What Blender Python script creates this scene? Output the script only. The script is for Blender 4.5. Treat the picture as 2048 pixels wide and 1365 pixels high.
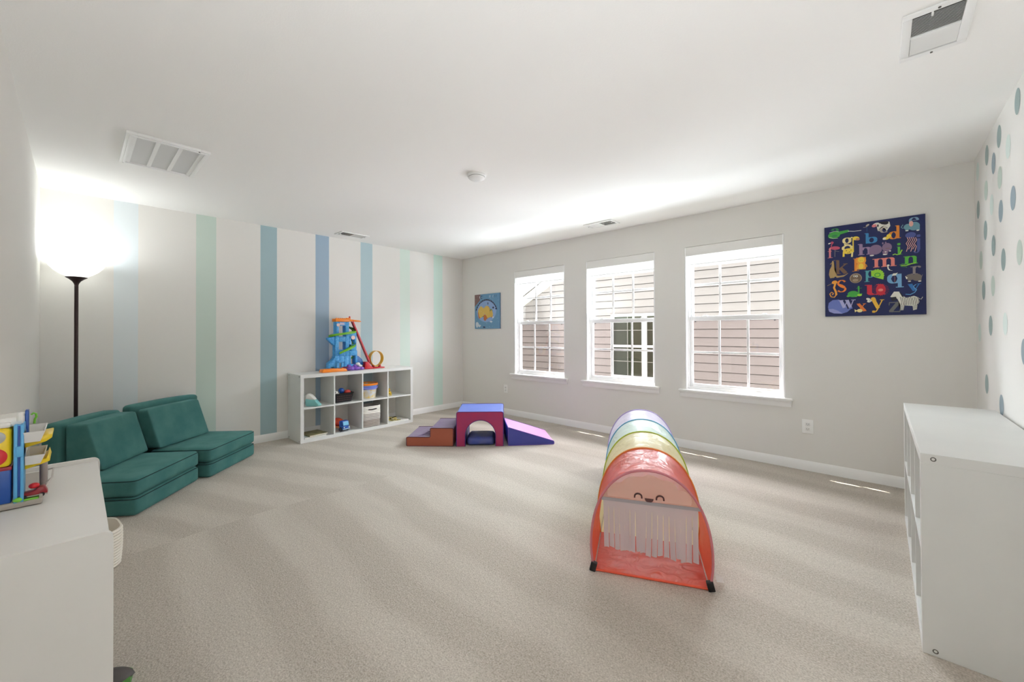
import bpy, bmesh, math, random
from mathutils import Vector, Matrix, noise
for o in list(bpy.data.objects): bpy.data.objects.remove(o)
SC = bpy.context.scene
COL = SC.collection
PI = math.pi
H, W, L = 2.483, 5.719, 4.633          # ceiling height, room width along x, depth along y

# ---------------------------------------------------------------- camera
cam_d = bpy.data.cameras.new('camera'); cam = bpy.data.objects.new('camera', cam_d); COL.objects.link(cam)
cam.location = (5.2025, -4.4224, 1.2448)
yaw, pitch, roll = 0.7433, 0.0079, -0.0040
d = Vector((-math.sin(yaw)*math.cos(pitch), math.cos(yaw)*math.cos(pitch), math.sin(pitch)))
r = Vector((math.cos(yaw), math.sin(yaw), 0)); u = r.cross(d)
r2 = r*math.cos(roll)+u*math.sin(roll); u2 = -r*math.sin(roll)+u*math.cos(roll)
cam.rotation_euler = Matrix((r2, u2, -d)).transposed().to_euler()
cam_d.sensor_width = 36; cam_d.sensor_fit = 'HORIZONTAL'
cam_d.lens = 800.33*36/2048
cam_d.shift_y = (658.72-682.5)/2048
cam_d.clip_start = 0.03
SC.camera = cam

# ---------------------------------------------------------------- world, sun, fill lights
SC.view_settings.view_transform = 'Standard'; SC.view_settings.look = 'None'
SC.view_settings.gamma = 1; SC.view_settings.use_curve_mapping = False
SC.view_settings.exposure = 0.28
w = bpy.data.worlds.new('sky'); SC.world = w; w.use_nodes = True
bg = w.node_tree.nodes['Background']; bg.inputs[0].default_value = (0.90, 0.96, 1.0, 1); bg.inputs[1].default_value = 1.5
def light(name, kind, energy, loc, direction, color=(1,1,1), size=None, size_y=None, spread=None):
    ld = bpy.data.lights.new(name, kind); ld.energy = energy; ld.color = color
    o = bpy.data.objects.new(name, ld); COL.objects.link(o); o.location = loc
    o.rotation_euler = Vector(direction).to_track_quat('-Z', 'Y').to_euler()
    if size and kind == 'AREA':
        ld.shape = 'RECTANGLE'; ld.size = size; ld.size_y = size_y
    if spread: ld.spread = spread
    return o
sun = light('sun', 'SUN', 14.0, (4, 6, 9), (0.60, -0.165, -1.0), (1, .95, .86)); sun.data.angle = 0.006
# fill lights added between the houses, outside the field of view, to boost
# the window daylight from above, both sides and below
light('fill_above', 'AREA', 840, (2.9, 2.1, 3.2), (0, -.93, -.37), (.89, .98, 1.04), 6.5, 1.2)
light('fill_side', 'AREA', 80, (6.8, 1.7, 1.5), (-.75, -.66, 0), (.89, .98, 1.04), 2.0, 2.6)
light('fill_left', 'AREA', 760, (-2.1, 1.5, .75), (.74, -.62, .26), (.89, .98, 1.04), 2.0, 2.0)
light('fill_low', 'AREA', 340, (6.5, 1.9, .2), (-.62, -.66, .42), (.89, .98, 1.04), 2.4, 1.4)
light('fill_below', 'AREA', 380, (2.9, 2.45, -.15), (0, -.86, .5), (.89, .98, 1.04), 7.0, 1.1)
# unseen fill light added behind the camera, thrown up at the ceiling
light('ceiling_fill', 'AREA', 22, (5.42, -4.40, .85), (0, 0.02, 1), (.92, .965, 1.03), .35, .35)
SC.cycles.max_bounces = 10; SC.cycles.diffuse_bounces = 7; SC.cycles.transparent_max_bounces = 12
SC.cycles.sample_clamp_indirect = 6; SC.cycles.use_denoising = True
SC.cycles.caustics_reflective = False; SC.cycles.caustics_refractive = False

# ---------------------------------------------------------------- materials
def lin(c):
    f = lambda v: (v/255/12.92 if v/255 <= .04045 else ((v/255+.055)/1.055)**2.4)
    return (f(c[0]), f(c[1]), f(c[2]), 1)
def mat(name, c, rough=.6, metal=0, sheen=0, bump=None, mottle=None, emit=None, spec=.4):
    m = bpy.data.materials.new(name); m.use_nodes = True; nt = m.node_tree; b = nt.nodes['Principled BSDF']
    b.inputs['Base Color'].default_value = lin(c); b.inputs['Roughness'].default_value = rough
    b.inputs['Metallic'].default_value = metal; b.inputs['Specular IOR Level'].default_value = spec
    if sheen:
        b.inputs['Sheen Weight'].default_value = sheen; b.inputs['Sheen Roughness'].default_value = .4
        b.inputs['Sheen Tint'].default_value = lin([min(255, v+70) for v in c])
    if emit:
        b.inputs['Emission Color'].default_value = lin(emit[0]); b.inputs['Emission Strength'].default_value = emit[1]
    if bump or mottle:
        tc = nt.nodes.new('ShaderNodeTexCoord')
    if bump:     # (scale, distance, stretch)
        n = nt.nodes.new('ShaderNodeTexNoise'); n.inputs['Scale'].default_value = bump[0]; n.inputs['Detail'].default_value = 3
        bp = nt.nodes.new('ShaderNodeBump'); bp.inputs['Strength'].default_value = bump[2] if len(bump) > 2 else .5; bp.inputs['Distance'].default_value = bump[1]
        nt.links.new(tc.outputs['Object'], n.inputs['Vector']); nt.links.new(n.outputs['Fac'], bp.inputs['Height']); nt.links.new(bp.outputs[0], b.inputs['Normal'])
    if mottle:   # (scale, colour, amount)
        n = nt.nodes.new('ShaderNodeTexNoise'); n.inputs['Scale'].default_value = mottle[0]; n.inputs['Detail'].default_value = 4
        rp = nt.nodes.new('ShaderNodeValToRGB'); rp.color_ramp.elements[0].position = .35; rp.color_ramp.elements[1].position = .65
        rp.color_ramp.elements[0].color = lin(c); k = mottle[2]
        rp.color_ramp.elements[1].color = lin([c[i]*(1-k)+mottle[1][i]*k for i in range(3)])
        nt.links.new(tc.outputs['Object'], n.inputs['Vector']); nt.links.new(n.outputs['Fac'], rp.inputs[0]); nt.links.new(rp.outputs[0], b.inputs['Base Color'])
    return m
_pm = {}
def flat(c, rough=.5):
    k = (tuple(c), rough)
    if k not in _pm: _pm[k] = mat('paint_%d_%d_%d' % tuple(c), c, rough)
    return _pm[k]
def cloth(name, c, transp=.12, transl=.5, c2=None, bump=None, gloss=.12):
    m = bpy.data.materials.new(name); m.use_nodes = True; nt = m.node_tree; N = nt.nodes; K = nt.links
    N.remove(N['Principled BSDF']); out = N['Material Output']
    di = N.new('ShaderNodeBsdfDiffuse'); tr = N.new('ShaderNodeBsdfTranslucent'); tp = N.new('ShaderNodeBsdfTransparent'); gl = N.new('ShaderNodeBsdfGlossy')
    di.inputs[0].default_value = lin(c); tr.inputs[0].default_value = lin(c2 or c); tp.inputs[0].default_value = (1, 1, 1, 1); gl.inputs['Roughness'].default_value = .35
    a = N.new('ShaderNodeMixShader'); a.inputs[0].default_value = transl; K.new(di.outputs[0], a.inputs[1]); K.new(tr.outputs[0], a.inputs[2])
    g = N.new('ShaderNodeMixShader'); g.inputs[0].default_value = gloss; K.new(a.outputs[0], g.inputs[1]); K.new(gl.outputs[0], g.inputs[2])
    b = N.new('ShaderNodeMixShader'); b.inputs[0].default_value = transp; K.new(g.outputs[0], b.inputs[1]); K.new(tp.outputs[0], b.inputs[2]); K.new(b.outputs[0], out.inputs[0])
    if bump:
        tc = N.new('ShaderNodeTexCoord'); n = N.new('ShaderNodeTexNoise'); n.inputs['Scale'].default_value = bump[0]; n.inputs['Distortion'].default_value = 1.2
        bp = N.new('ShaderNodeBump'); bp.inputs['Distance'].default_value = bump[1]; bp.inputs['Strength'].default_value = 1
        K.new(tc.outputs['Object'], n.inputs['Vector']); K.new(n.outputs['Fac'], bp.inputs['Height'])
        for s in (di, gl, tr): K.new(bp.outputs[0], s.inputs['Normal'])
    return m
def pane_mat(name, tint=(1, 1, 1), refl=.06):
    m = bpy.data.materials.new(name); m.use_nodes = True; nt = m.node_tree; N = nt.nodes; K = nt.links
    N.remove(N['Principled BSDF']); out = N['Material Output']
    tp = N.new('ShaderNodeBsdfTransparent'); tp.inputs[0].default_value = (*tint, 1); gl = N.new('ShaderNodeBsdfGlossy'); gl.inputs['Roughness'].default_value = .02
    mx = N.new('ShaderNodeMixShader'); mx.inputs[0].default_value = refl
    K.new(tp.outputs[0], mx.inputs[1]); K.new(gl.outputs[0], mx.inputs[2]); K.new(mx.outputs[0], out.inputs[0]); return m

WALLC = (230, 228, 223)
M_wall = mat('wall_paint', WALLC, .75, bump=(180, .0006, .4), spec=.2)
M_ceil = mat('ceiling_paint', (246, 245, 242), .85, bump=(140, .0008, .5), spec=.1)
M_trim = mat('white_trim_paint', (244, 244, 242), .35)
M_vinyl = mat('white_vinyl', (248, 248, 248), .3)
M_white = mat('white_foil', (231, 231, 228), .35, mottle=(3, (222, 223, 221), .5))
M_metal = mat('vent_metal', (240, 240, 238), .4)
M_ventgap = mat('vent_shadow_gap', (105, 104, 100), .8)
M_plate = mat('outlet_plastic', (246, 246, 244), .3)
M_teal = mat('teal_velvet', (64, 112, 110), .8, sheen=.35, bump=(260, .0008, .5), mottle=(7, (82, 128, 123), .8), spec=.15)
M_tealseam = mat('teal_seam', (14, 42, 44), .8)
M_chrome = mat('grey_metal', (120, 118, 112), .35, metal=.8)

# ---------------------------------------------------------------- mesh helpers
def X(bm, vs, T):
    if T is not None: bmesh.ops.transform(bm, matrix=T, verts=vs)
def box(bm, x0, x1, y0, y1, z0, z1, mi=0, T=None, bev=0, seg=2):
    vs = [bm.verts.new(p) for p in ((x0,y0,z0),(x1,y0,z0),(x1,y1,z0),(x0,y1,z0),(x0,y0,z1),(x1,y0,z1),(x1,y1,z1),(x0,y1,z1))]
    fs = [bm.faces.new([vs[i] for i in q]) for q in ((3,2,1,0),(4,5,6,7),(0,1,5,4),(1,2,6,5),(2,3,7,6),(3,0,4,7))]
    for f in fs: f.material_index = mi
    if bev:
        es = list({e for f in fs for e in f.edges})
        r = bmesh.ops.bevel(bm, geom=es, offset=bev, segments=seg, profile=.5, affect='EDGES', clamp_overlap=True)
        vs = list({v for v in r['verts']} | {v for v in vs if v.is_valid})
        for f in r['faces']: f.material_index = mi
    X(bm, vs, T); return vs
def loft(bm, rings, closed=True, cap=True, mi=0, T=None):
    R = [[bm.verts.new(p) for p in ring] for ring in rings]; n = len(R[0])
    for a, b in zip(R, R[1:]):
        for i in range(n if closed else n-1):
            f = bm.faces.new((a[i], a[(i+1) % n], b[(i+1) % n], b[i])); f.material_index = mi
    if cap and closed:
        f = bm.faces.new(list(reversed(R[0]))); f.material_index = mi
        f = bm.faces.new(R[-1]); f.material_index = mi
    X(bm, [v for q in R for v in q], T)
def lathe(bm, prof, n=24, mi=0, T=None, cap=False, sq=0):
    def c(r, t):
        if not sq: return (r*math.cos(t), r*math.sin(t))
        k = (abs(math.cos(t))**sq+abs(math.sin(t))**sq)**(-1/sq); return (r*k*math.cos(t), r*k*math.sin(t))
    loft(bm, [[(*c(r, 2*PI*i/n), z) for i in range(n)] for r, z in prof], True, cap, mi, T)
def prism(bm, poly, a, b, axis='y', mi=0, T=None, bev=0, seg=2):
    def P(p, t): return {'y': (p[0], t, p[1]), 'x': (t, p[0], p[1]), 'z': (p[0], p[1], t)}[axis]
    A = [bm.verts.new(P(p, a)) for p in poly]; B = [bm.verts.new(P(p, b)) for p in poly]; n = len(poly)
    fs = [bm.faces.new(A), bm.faces.new(list(reversed(B)))]+[bm.faces.new((A[(i+1) % n], A[i], B[i], B[(i+1) % n])) for i in range(n)]
    for f in fs: f.material_index = mi
    bmesh.ops.recalc_face_normals(bm, faces=fs)
    vs = A+B
    if bev:
        es = list({e for f in fs for e in f.edges})
        r = bmesh.ops.bevel(bm, geom=es, offset=bev, segments=seg, profile=.5, affect='EDGES', clamp_overlap=True)
        vs = list({v for v in r['verts']} | {v for v in vs if v.is_valid})
        for f in r['faces']: f.material_index = mi
    X(bm, vs, T)
def tube(bm, pts, r, n=8, mi=0, closed=False, T=None, flatz=1):
    pts = [Vector(p) for p in pts]; rings = []; m = len(pts); up = None
    for i, p in enumerate(pts):
        if closed: t = pts[(i+1) % m]-pts[i-1]
        else: t = pts[min(i+1, m-1)]-pts[max(i-1, 0)]
        t.normalize()
        if up is None: up = Vector((0, 0, 1)) if abs(t.z) < .9 else Vector((1, 0, 0))
        a = t.cross(up)
        if a.length < 1e-4: a = t.cross(Vector((1, .1, 0)))
        a.normalize(); b = a.cross(t).normalized(); up = b
        rr = r[i] if isinstance(r, (list, tuple)) else r
        rings.append([p+a*rr*math.cos(2*PI*k/n)+b*rr*flatz*math.sin(2*PI*k/n) for k in range(n)])
    if closed: rings.append(rings[0])
    loft(bm, rings, True, not closed, mi, T)
def sphere(bm, c, r, mi=0, n=16, m=10, T=None):
    r = r if isinstance(r, (tuple, list)) else (r, r, r)
    rings = []
    for j in range(1, m):
        a = -PI/2+PI*j/m
        rings.append([(c[0]+r[0]*math.cos(a)*math.cos(2*PI*i/n), c[1]+r[1]*math.cos(a)*math.sin(2*PI*i/n), c[2]+r[2]*math.sin(a)) for i in range(n)])
    loft(bm, rings, True, True, mi, T)
def disc(bm, c, r, n=24, axis='x', mi=0, r2=None):
    r2 = r2 or r
    vs = []
    for i in range(n):
        a, b = r*math.cos(2*PI*i/n), r2*math.sin(2*PI*i/n)
        vs.append(bm.verts.new({'x': (c[0], c[1]+a, c[2]+b), 'y': (c[0]+a, c[1], c[2]+b), 'z': (c[0]+a, c[1]+b, c[2])}[axis]))
    f = bm.faces.new(vs); f.material_index = mi; return f
def grid(bm, fn, nu, nv, mi=0, closed_u=False):
    V = [[bm.verts.new(fn(i/nu, j/nv)) for i in range(nu+(0 if closed_u else 1))] for j in range(nv+1)]
    n = len(V[0])
    for j in range(nv):
        for i in range(nu):
            f = bm.faces.new((V[j][i], V[j][(i+1) % n], V[j+1][(i+1) % n], V[j+1][i])); f.material_index = mi
def softbox(sx, sy, sz, r=.03, cuts=14, puff=.01, wr=0, seed=0, fn=None, base=0):
    """a cushion block: rounded, slightly domed, optionally wrinkled; x,y centred, z from 0"""
    bm = bmesh.new(); bmesh.ops.create_cube(bm, size=2)
    bmesh.ops.subdivide_edges(bm, edges=bm.edges[:], cuts=cuts, use_grid_fill=True)
    for v in bm.verts:
        q = v.co.copy()
        # cluster grid lines near the edges
        q = Vector([math.copysign(1-(1-abs(t))**1.25, t) if abs(t) < 1 else t for t in q])
        p = Vector((q.x*sx/2, q.y*sy/2, q.z*sz/2)); hx = (sx/2-r, sy/2-r, sz/2-r)
        inner = Vector([max(-hx[i], min(hx[i], p[i])) for i in range(3)]); dv = p-inner
        if dv.length > 1e-6: p = inner+dv.normalized()*r
        k = Vector((1-q.x**2, 1-q.y**2, 1-q.z**2))
        if abs(q.z) > .99 and (q.z > 0 or base): p.z += math.copysign(puff*k.x*k.y, q.z)
        if abs(q.x) > .99: p.x += math.copysign(puff*.6*k.y*k.z, q.x)
        if abs(q.y) > .99: p.y += math.copysign(puff*.6*k.x*k.z, q.y)
        if wr:
            s = Vector((p.x*5+seed, p.y*9, p.z*6)); n = noise.noise(s)*.6+noise.noise(s*2.7)*.4
            p += dv.normalized()*wr*n*.4 if dv.length > 1e-6 else Vector((0, 0, wr*n))
        p.z += sz/2
        if fn: p = fn(p, q)
        v.co = p
    bmesh.ops.recalc_face_normals(bm, faces=bm.faces); return bm
def obj(name, bm, m, parent=None, smooth=True, ang=35, T=None):
    me = bpy.data.meshes.new(name); bm.normal_update(); bm.to_mesh(me); bm.free()
    for q in (m if isinstance(m, (list, tuple)) else [m]): me.materials.append(q)
    if smooth:
        for p in me.polygons: p.use_smooth = True
        me.set_sharp_from_angle(angle=math.radians(ang))
    o = bpy.data.objects.new(name, me); COL.objects.link(o)
    if parent is not None: o.parent = parent
    return o
def thing(name, label, cat, loc=(0,0,0), rz=0, group=None):
    o = bpy.data.objects.new(name, None); COL.objects.link(o); o.location = loc; o.rotation_euler = (0, 0, rz); o.empty_display_size = .05
    o['label'] = label; o['category'] = cat
    if group: o['group'] = group
    return o
def tag(o, label, cat, group=None):
    o['label'] = label; o['category'] = cat
    if group: o['group'] = group
    return o
def struct(name, bm, m, parent=None, **k):
    o = obj(name, bm, m, parent, **k)
    if parent is None: o['kind'] = 'structure'
    return o
def new(): return bmesh.new()
def B(x0, x1, y0, y1, z0, z1, bev=0, seg=2, T=None):
    bm = new(); box(bm, x0, x1, y0, y1, z0, z1, 0, T, bev, seg); return bm
def copy_tree(o, parent=None):
    c = o.copy(); COL.objects.link(c)
    if parent is not None: c.parent = parent
    for ch in [q for q in bpy.data.objects if q.parent == o and q != c]: copy_tree(ch, c)
    return c

# alphabet picture: shapes in metres on the canvas
ART_COLOURS = {'dg':(50,125,75),'gn':(60,155,60),'bl':(55,130,185),'gy':(175,165,155),'wh':(230,228,215),'bk':(25,25,35),'og':(225,135,45),'yl':(235,205,70),'cr':(232,215,150),'eb':(120,155,185),'el':(105,150,165),'pk':(215,125,130),'pd':(190,75,100),'li':(150,125,160),'hp':(130,105,135),'sl':(75,85,150),'pp':(225,170,160),'br':(115,85,65),'kg':(175,145,95),'lo':(235,160,60),'sa':(225,130,120),'lg':(85,175,60),'lm':(150,205,55),'ow':(115,95,75),'ob':(160,140,115),'te':(80,155,165),'lb':(115,165,205),'rg':(140,130,130),'rh':(115,105,100),'so':(235,130,50),'rd':(195,35,55),'wl':(175,175,215),'wb':(105,120,190),'wd':(150,155,205),'xo':(225,120,50),'by':(230,180,60),'zg':(105,105,105),'vb':(45,110,180),'vc':(95,160,215),'hl':(190,130,95)}
ART = [
('g','dg','a',0.039,0.681,0.104,0.757),
('e','gn',0.065,0.698,0.041,0.03,8),
('p','gn',[[0.065,0.721],[0.159,0.729],[0.165,0.711],[0.09,0.694]]),
('l','wh',0.004,[[0.156,0.717],[0.195,0.709],[0.241,0.709]]),
('l','wh',0.0023,[[0.033,0.722],[0.052,0.727],[0.071,0.732],[0.097,0.721]]),
('l','wh',0.0023,[[0.032,0.685],[0.058,0.67],[0.09,0.667]]),
('e','dg',0.068,0.691,0.019,0.01,0),
('g','bl','b',0.262,0.594,0.338,0.68),
('e','gy',0.28,0.744,0.013,0.007,40),
('l','gy',0.0023,[[0.253,0.73],[0.267,0.729],[0.276,0.731]]),
('l','bl',0.0011,[[0.276,0.727],[0.276,0.692]]),
('p','wh',[[0.337,0.744],[0.411,0.749],[0.416,0.714],[0.402,0.689],[0.394,0.675],[0.388,0.7],[0.36,0.712],[0.357,0.682],[0.342,0.686],[0.337,0.716]]),
('p','bk',[[0.34,0.759],[0.399,0.755],[0.408,0.738],[0.388,0.729],[0.366,0.736]]),
('e','wh',0.331,0.739,0.022,0.014,20),
('e','pk',0.321,0.732,0.015,0.012,10),
('e','bk',0.343,0.729,0.005,0.011,0),
('e','bk',0.395,0.737,0.006,0.007,0),
('g','gy','c',0.354,0.666,0.404,0.711),
('g','og','d',0.407,0.606,0.476,0.712),
('e','yl',0.407,0.635,0.014,0.015,0),
('e','yl',0.39,0.619,0.019,0.012,0),
('e','wh',0.38,0.616,0.01,0.008,0),
('g','eb','e',0.524,0.704,0.575,0.758),
('e','el',0.55,0.688,0.032,0.033,0),
('e','el',0.516,0.688,0.024,0.024,0),
('p','el',[[0.5,0.68],[0.521,0.676],[0.518,0.654],[0.502,0.657]]),
('p','el',[[0.558,0.677],[0.581,0.687],[0.581,0.652],[0.56,0.655]]),
('l','el',0.0052,[[0.5,0.683],[0.485,0.682],[0.478,0.692],[0.489,0.71]]),
('e','pp',0.534,0.709,0.012,0.022,0),
('e','wh',0.51,0.659,0.009,0.004,0),
('e','wh',0.57,0.652,0.008,0.005,0),
('g','pk','f',0.018,0.504,0.074,0.602),
('e','pd',0.051,0.635,0.011,0.01,0),
('e','wh',0.033,0.631,0.009,0.005,20),
('l','pd',0.0063,[[0.053,0.627],[0.045,0.609],[0.048,0.596]]),
('e','pd',0.072,0.586,0.032,0.015,-8),
('l','gy',0.0017,[[0.07,0.572],[0.069,0.511]]),
('l','gy',0.0017,[[0.073,0.56],[0.098,0.552]]),
('g','cr','g',0.12,0.553,0.189,0.665),
('e','yl',0.157,0.548,0.035,0.024,0),
('l','yl',0.0126,[[0.128,0.544],[0.126,0.504]]),
('l','cr',0.0115,[[0.183,0.536],[0.18,0.496]]),
('l','yl',0.008,[[0.189,0.659],[0.189,0.535]]),
('e','yl',0.207,0.648,0.022,0.016,-15),
('e','hl',0.218,0.639,0.013,0.01,-15),
('e','br',0.145,0.553,0.004,0.004,0),
('e','br',0.164,0.54,0.003,0.004,0),
('e','br',0.154,0.532,0.003,0.003,0),
('e','br',0.175,0.553,0.003,0.004,0),
('g','li','h',0.218,0.503,0.307,0.597),
('e','hp',0.327,0.536,0.039,0.04,5),
('e','hp',0.395,0.545,0.029,0.035,0),
('p','hp',[[0.286,0.537],[0.318,0.51],[0.312,0.485],[0.292,0.488]]),
('p','hp',[[0.367,0.518],[0.403,0.513],[0.397,0.485],[0.372,0.487]]),
('e','wh',0.305,0.491,0.013,0.005,0),
('e','wh',0.383,0.49,0.013,0.005,0),
('e','wh',0.387,0.509,0.006,0.004,0),
('e','wh',0.413,0.513,0.006,0.004,0),
('e','br',0.4,0.537,0.015,0.002,0),
('e','hp',0.371,0.581,0.005,0.009,0),
('e','hp',0.388,0.583,0.005,0.009,0),
('g','lg','i',0.444,0.477,0.484,0.571),
('l','lm',0.0069,[[0.428,0.479],[0.441,0.485],[0.452,0.478],[0.469,0.48],[0.477,0.503],[0.482,0.513]]),
('g','sl','j',0.538,0.471,0.587,0.624),
('e','sl',0.53,0.621,0.03,0.023,0),
('l','pp',0.004,[[0.511,0.606],[0.518,0.583],[0.505,0.559],[0.516,0.535],[0.506,0.495]]),
('l','pp',0.004,[[0.523,0.605],[0.529,0.581],[0.516,0.557],[0.528,0.533],[0.518,0.512]]),
('l','pp',0.004,[[0.535,0.603],[0.541,0.579],[0.528,0.555],[0.539,0.531],[0.53,0.492]]),
('l','pp',0.004,[[0.546,0.601],[0.552,0.578],[0.539,0.554],[0.551,0.53],[0.541,0.509]]),
('l','pp',0.004,[[0.557,0.599],[0.563,0.576],[0.55,0.552],[0.561,0.528],[0.552,0.489]]),
('g','br','k',0.071,0.359,0.154,0.482),
('p','kg',[[0.05,0.481],[0.063,0.467],[0.065,0.397],[0.081,0.354],[0.062,0.332],[0.036,0.33],[0.028,0.36],[0.033,0.404],[0.046,0.432]]),
('p','kg',[[0.059,0.357],[0.094,0.345],[0.131,0.349],[0.157,0.361],[0.125,0.335],[0.081,0.33]]),
('l','kg',0.0046,[[0.037,0.449],[0.053,0.468],[0.066,0.483]]),
('g','og','l',0.181,0.372,0.226,0.481),
('p','og',[[0.206,0.485],[0.268,0.485],[0.268,0.446],[0.205,0.445]]),
('e','lo',0.238,0.457,0.031,0.033,0),
('e','yl',0.238,0.464,0.02,0.023,0),
('p','lo',[[0.214,0.436],[0.265,0.434],[0.267,0.383],[0.205,0.386]]),
('e','yl',0.237,0.41,0.016,0.024,0),
('l','lo',0.0046,[[0.259,0.392],[0.274,0.406],[0.268,0.422]]),
('e','br',0.232,0.458,0.002,0.002,0),
('e','br',0.244,0.458,0.002,0.002,0),
('g','sa','m',0.308,0.39,0.451,0.463),
('e','wh',0.401,0.399,0.008,0.007,0),
('l','wh',0.008,[[0.399,0.391],[0.401,0.372],[0.41,0.36]]),
('l','wh',0.0023,[[0.41,0.358],[0.425,0.355]]),
('g','lg','n',0.487,0.396,0.569,0.459),
('l','lm',0.0075,[[0.476,0.39],[0.505,0.387],[0.532,0.397],[0.558,0.401]]),
('l','lg',0.0029,[[0.476,0.383],[0.468,0.395],[0.487,0.402]]),
('l','lg',0.0023,[[0.476,0.38],[0.5,0.377],[0.508,0.371]]),
('e','ob',0.203,0.315,0.039,0.041,0),
('e','ow',0.203,0.313,0.033,0.035,0),
('e','wh',0.194,0.333,0.007,0.008,0),
('e','wh',0.209,0.331,0.008,0.009,0),
('e','bk',0.194,0.333,0.004,0.004,0),
('e','bk',0.209,0.331,0.003,0.005,0),
('e','ob',0.201,0.298,0.019,0.012,0),
('g','te','p',0.256,0.277,0.317,0.374),
('p','lm',[[0.299,0.368],[0.362,0.361],[0.375,0.325],[0.372,0.288],[0.328,0.308],[0.299,0.325]]),
('e','lm',0.368,0.307,0.007,0.007,0),
('e','lm',0.372,0.322,0.006,0.007,0),
('e','lm',0.37,0.338,0.007,0.007,0),
('e','lm',0.364,0.352,0.006,0.007,0),
('e','lm',0.353,0.363,0.007,0.007,0),
('e','lm',0.34,0.369,0.007,0.007,0),
('e','lm',0.326,0.368,0.007,0.007,0),
('e','lm',0.314,0.362,0.007,0.007,0),
('e','lm',0.305,0.35,0.007,0.007,0),
('e','gn',0.337,0.329,0.019,0.018,0),
('e','lm',0.337,0.329,0.013,0.012,0),
('g','lb','q',0.399,0.217,0.49,0.33),
('p','wh',[[0.421,0.313],[0.445,0.314],[0.456,0.336],[0.446,0.332],[0.429,0.331]]),
('l','hl',0.0017,[[0.439,0.307],[0.438,0.258]]),
('g','rg','r',0.521,0.314,0.584,0.378),
('e','rh',0.562,0.288,0.027,0.028,0),
('e','rh',0.526,0.293,0.026,0.024,0),
('p','wh',[[0.497,0.305],[0.512,0.289],[0.504,0.278]]),
('p','rh',[[0.512,0.281],[0.531,0.28],[0.525,0.259],[0.514,0.26]]),
('p','rh',[[0.567,0.28],[0.588,0.285],[0.585,0.256],[0.57,0.258]]),
('e','wh',0.521,0.26,0.009,0.003,0),
('e','wh',0.577,0.257,0.009,0.004,0),
('l','rg',0.0023,[[0.587,0.289],[0.593,0.307]]),
('g','so','s',0.077,0.204,0.144,0.309),
('l','lo',0.0138,[[0.058,0.295],[0.071,0.282],[0.061,0.246],[0.073,0.212],[0.076,0.183]]),
('e','lo',0.065,0.292,0.019,0.015,15),
('l','kg',0.0029,[[0.016,0.266],[0.048,0.284]]),
('l','lo',0.0075,[[0.078,0.187],[0.063,0.164],[0.041,0.169],[0.032,0.194],[0.045,0.21],[0.057,0.197],[0.049,0.185]]),
('g','gn','t',0.203,0.175,0.243,0.254),
('e','gn',0.185,0.184,0.035,0.026,0),
('e','lm',0.226,0.173,0.015,0.01,0),
('e','lg',0.154,0.168,0.011,0.007,0),
('e','lg',0.203,0.164,0.01,0.005,0),
('g','rd','u',0.257,0.167,0.385,0.255),
('e','rd',0.356,0.207,0.029,0.045,0),
('l','rd',0.0017,[[0.384,0.205],[0.405,0.204]]),
('l','rd',0.0017,[[0.383,0.216],[0.403,0.217]]),
('l','rd',0.0017,[[0.38,0.225],[0.399,0.229]]),
('l','rd',0.0017,[[0.376,0.234],[0.391,0.24]]),
('l','rd',0.0017,[[0.37,0.241],[0.381,0.249]]),
('l','rd',0.0017,[[0.363,0.245],[0.369,0.255]]),
('l','rd',0.0017,[[0.356,0.247],[0.356,0.258]]),
('l','rd',0.0017,[[0.348,0.247],[0.343,0.258]]),
('l','rd',0.0017,[[0.342,0.243],[0.331,0.253]]),
('l','rd',0.0017,[[0.336,0.237],[0.32,0.246]]),
('l','rd',0.0017,[[0.331,0.229],[0.312,0.236]]),
('l','rd',0.0017,[[0.328,0.22],[0.307,0.224]]),
('l','rd',0.0017,[[0.327,0.209],[0.305,0.211]]),
('l','rd',0.0017,[[0.328,0.199],[0.307,0.198]]),
('l','rd',0.0017,[[0.331,0.189],[0.312,0.185]]),
('l','rd',0.0017,[[0.335,0.18],[0.32,0.174]]),
('l','rd',0.0017,[[0.341,0.174],[0.33,0.165]]),
('l','rd',0.0017,[[0.348,0.169],[0.342,0.159]]),
('l','rd',0.0017,[[0.355,0.167],[0.355,0.156]]),
('l','rd',0.0017,[[0.363,0.168],[0.368,0.157]]),
('l','rd',0.0017,[[0.369,0.172],[0.38,0.162]]),
('l','rd',0.0017,[[0.375,0.178],[0.39,0.169]]),
('l','rd',0.0017,[[0.38,0.186],[0.398,0.179]]),
('l','rd',0.0017,[[0.383,0.195],[0.403,0.191]]),
('e','sa',0.355,0.205,0.015,0.011,0),
('p','wb',[[0.019,0.08],[0.025,0.117],[0.051,0.14],[0.092,0.143],[0.123,0.12],[0.141,0.086],[0.15,0.058],[0.172,0.077],[0.178,0.069],[0.147,0.034],[0.11,0.021],[0.059,0.025],[0.027,0.042]]),
('p','wd',[[0.021,0.063],[0.053,0.064],[0.085,0.048],[0.116,0.023],[0.059,0.026],[0.03,0.04]]),
('e','wb',0.169,0.069,0.013,0.007,-20),
('g','wl','w',0.091,0.068,0.2,0.139),
('g','xo','x',0.208,0.036,0.268,0.104),
('e','cr',0.226,0.043,0.018,0.014,0),
('p','cr',[[0.211,0.043],[0.193,0.056],[0.196,0.03]]),
('g','by','y',0.3,0.02,0.375,0.133),
('e','by',0.31,0.133,0.015,0.017,0),
('e','wh',0.28,0.135,0.014,0.009,-25),
('e','wh',0.286,0.119,0.014,0.011,20),
('l','bk',0.0023,[[0.289,0.13],[0.292,0.11]]),
('g','zg','z',0.396,0.021,0.474,0.108),
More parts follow.
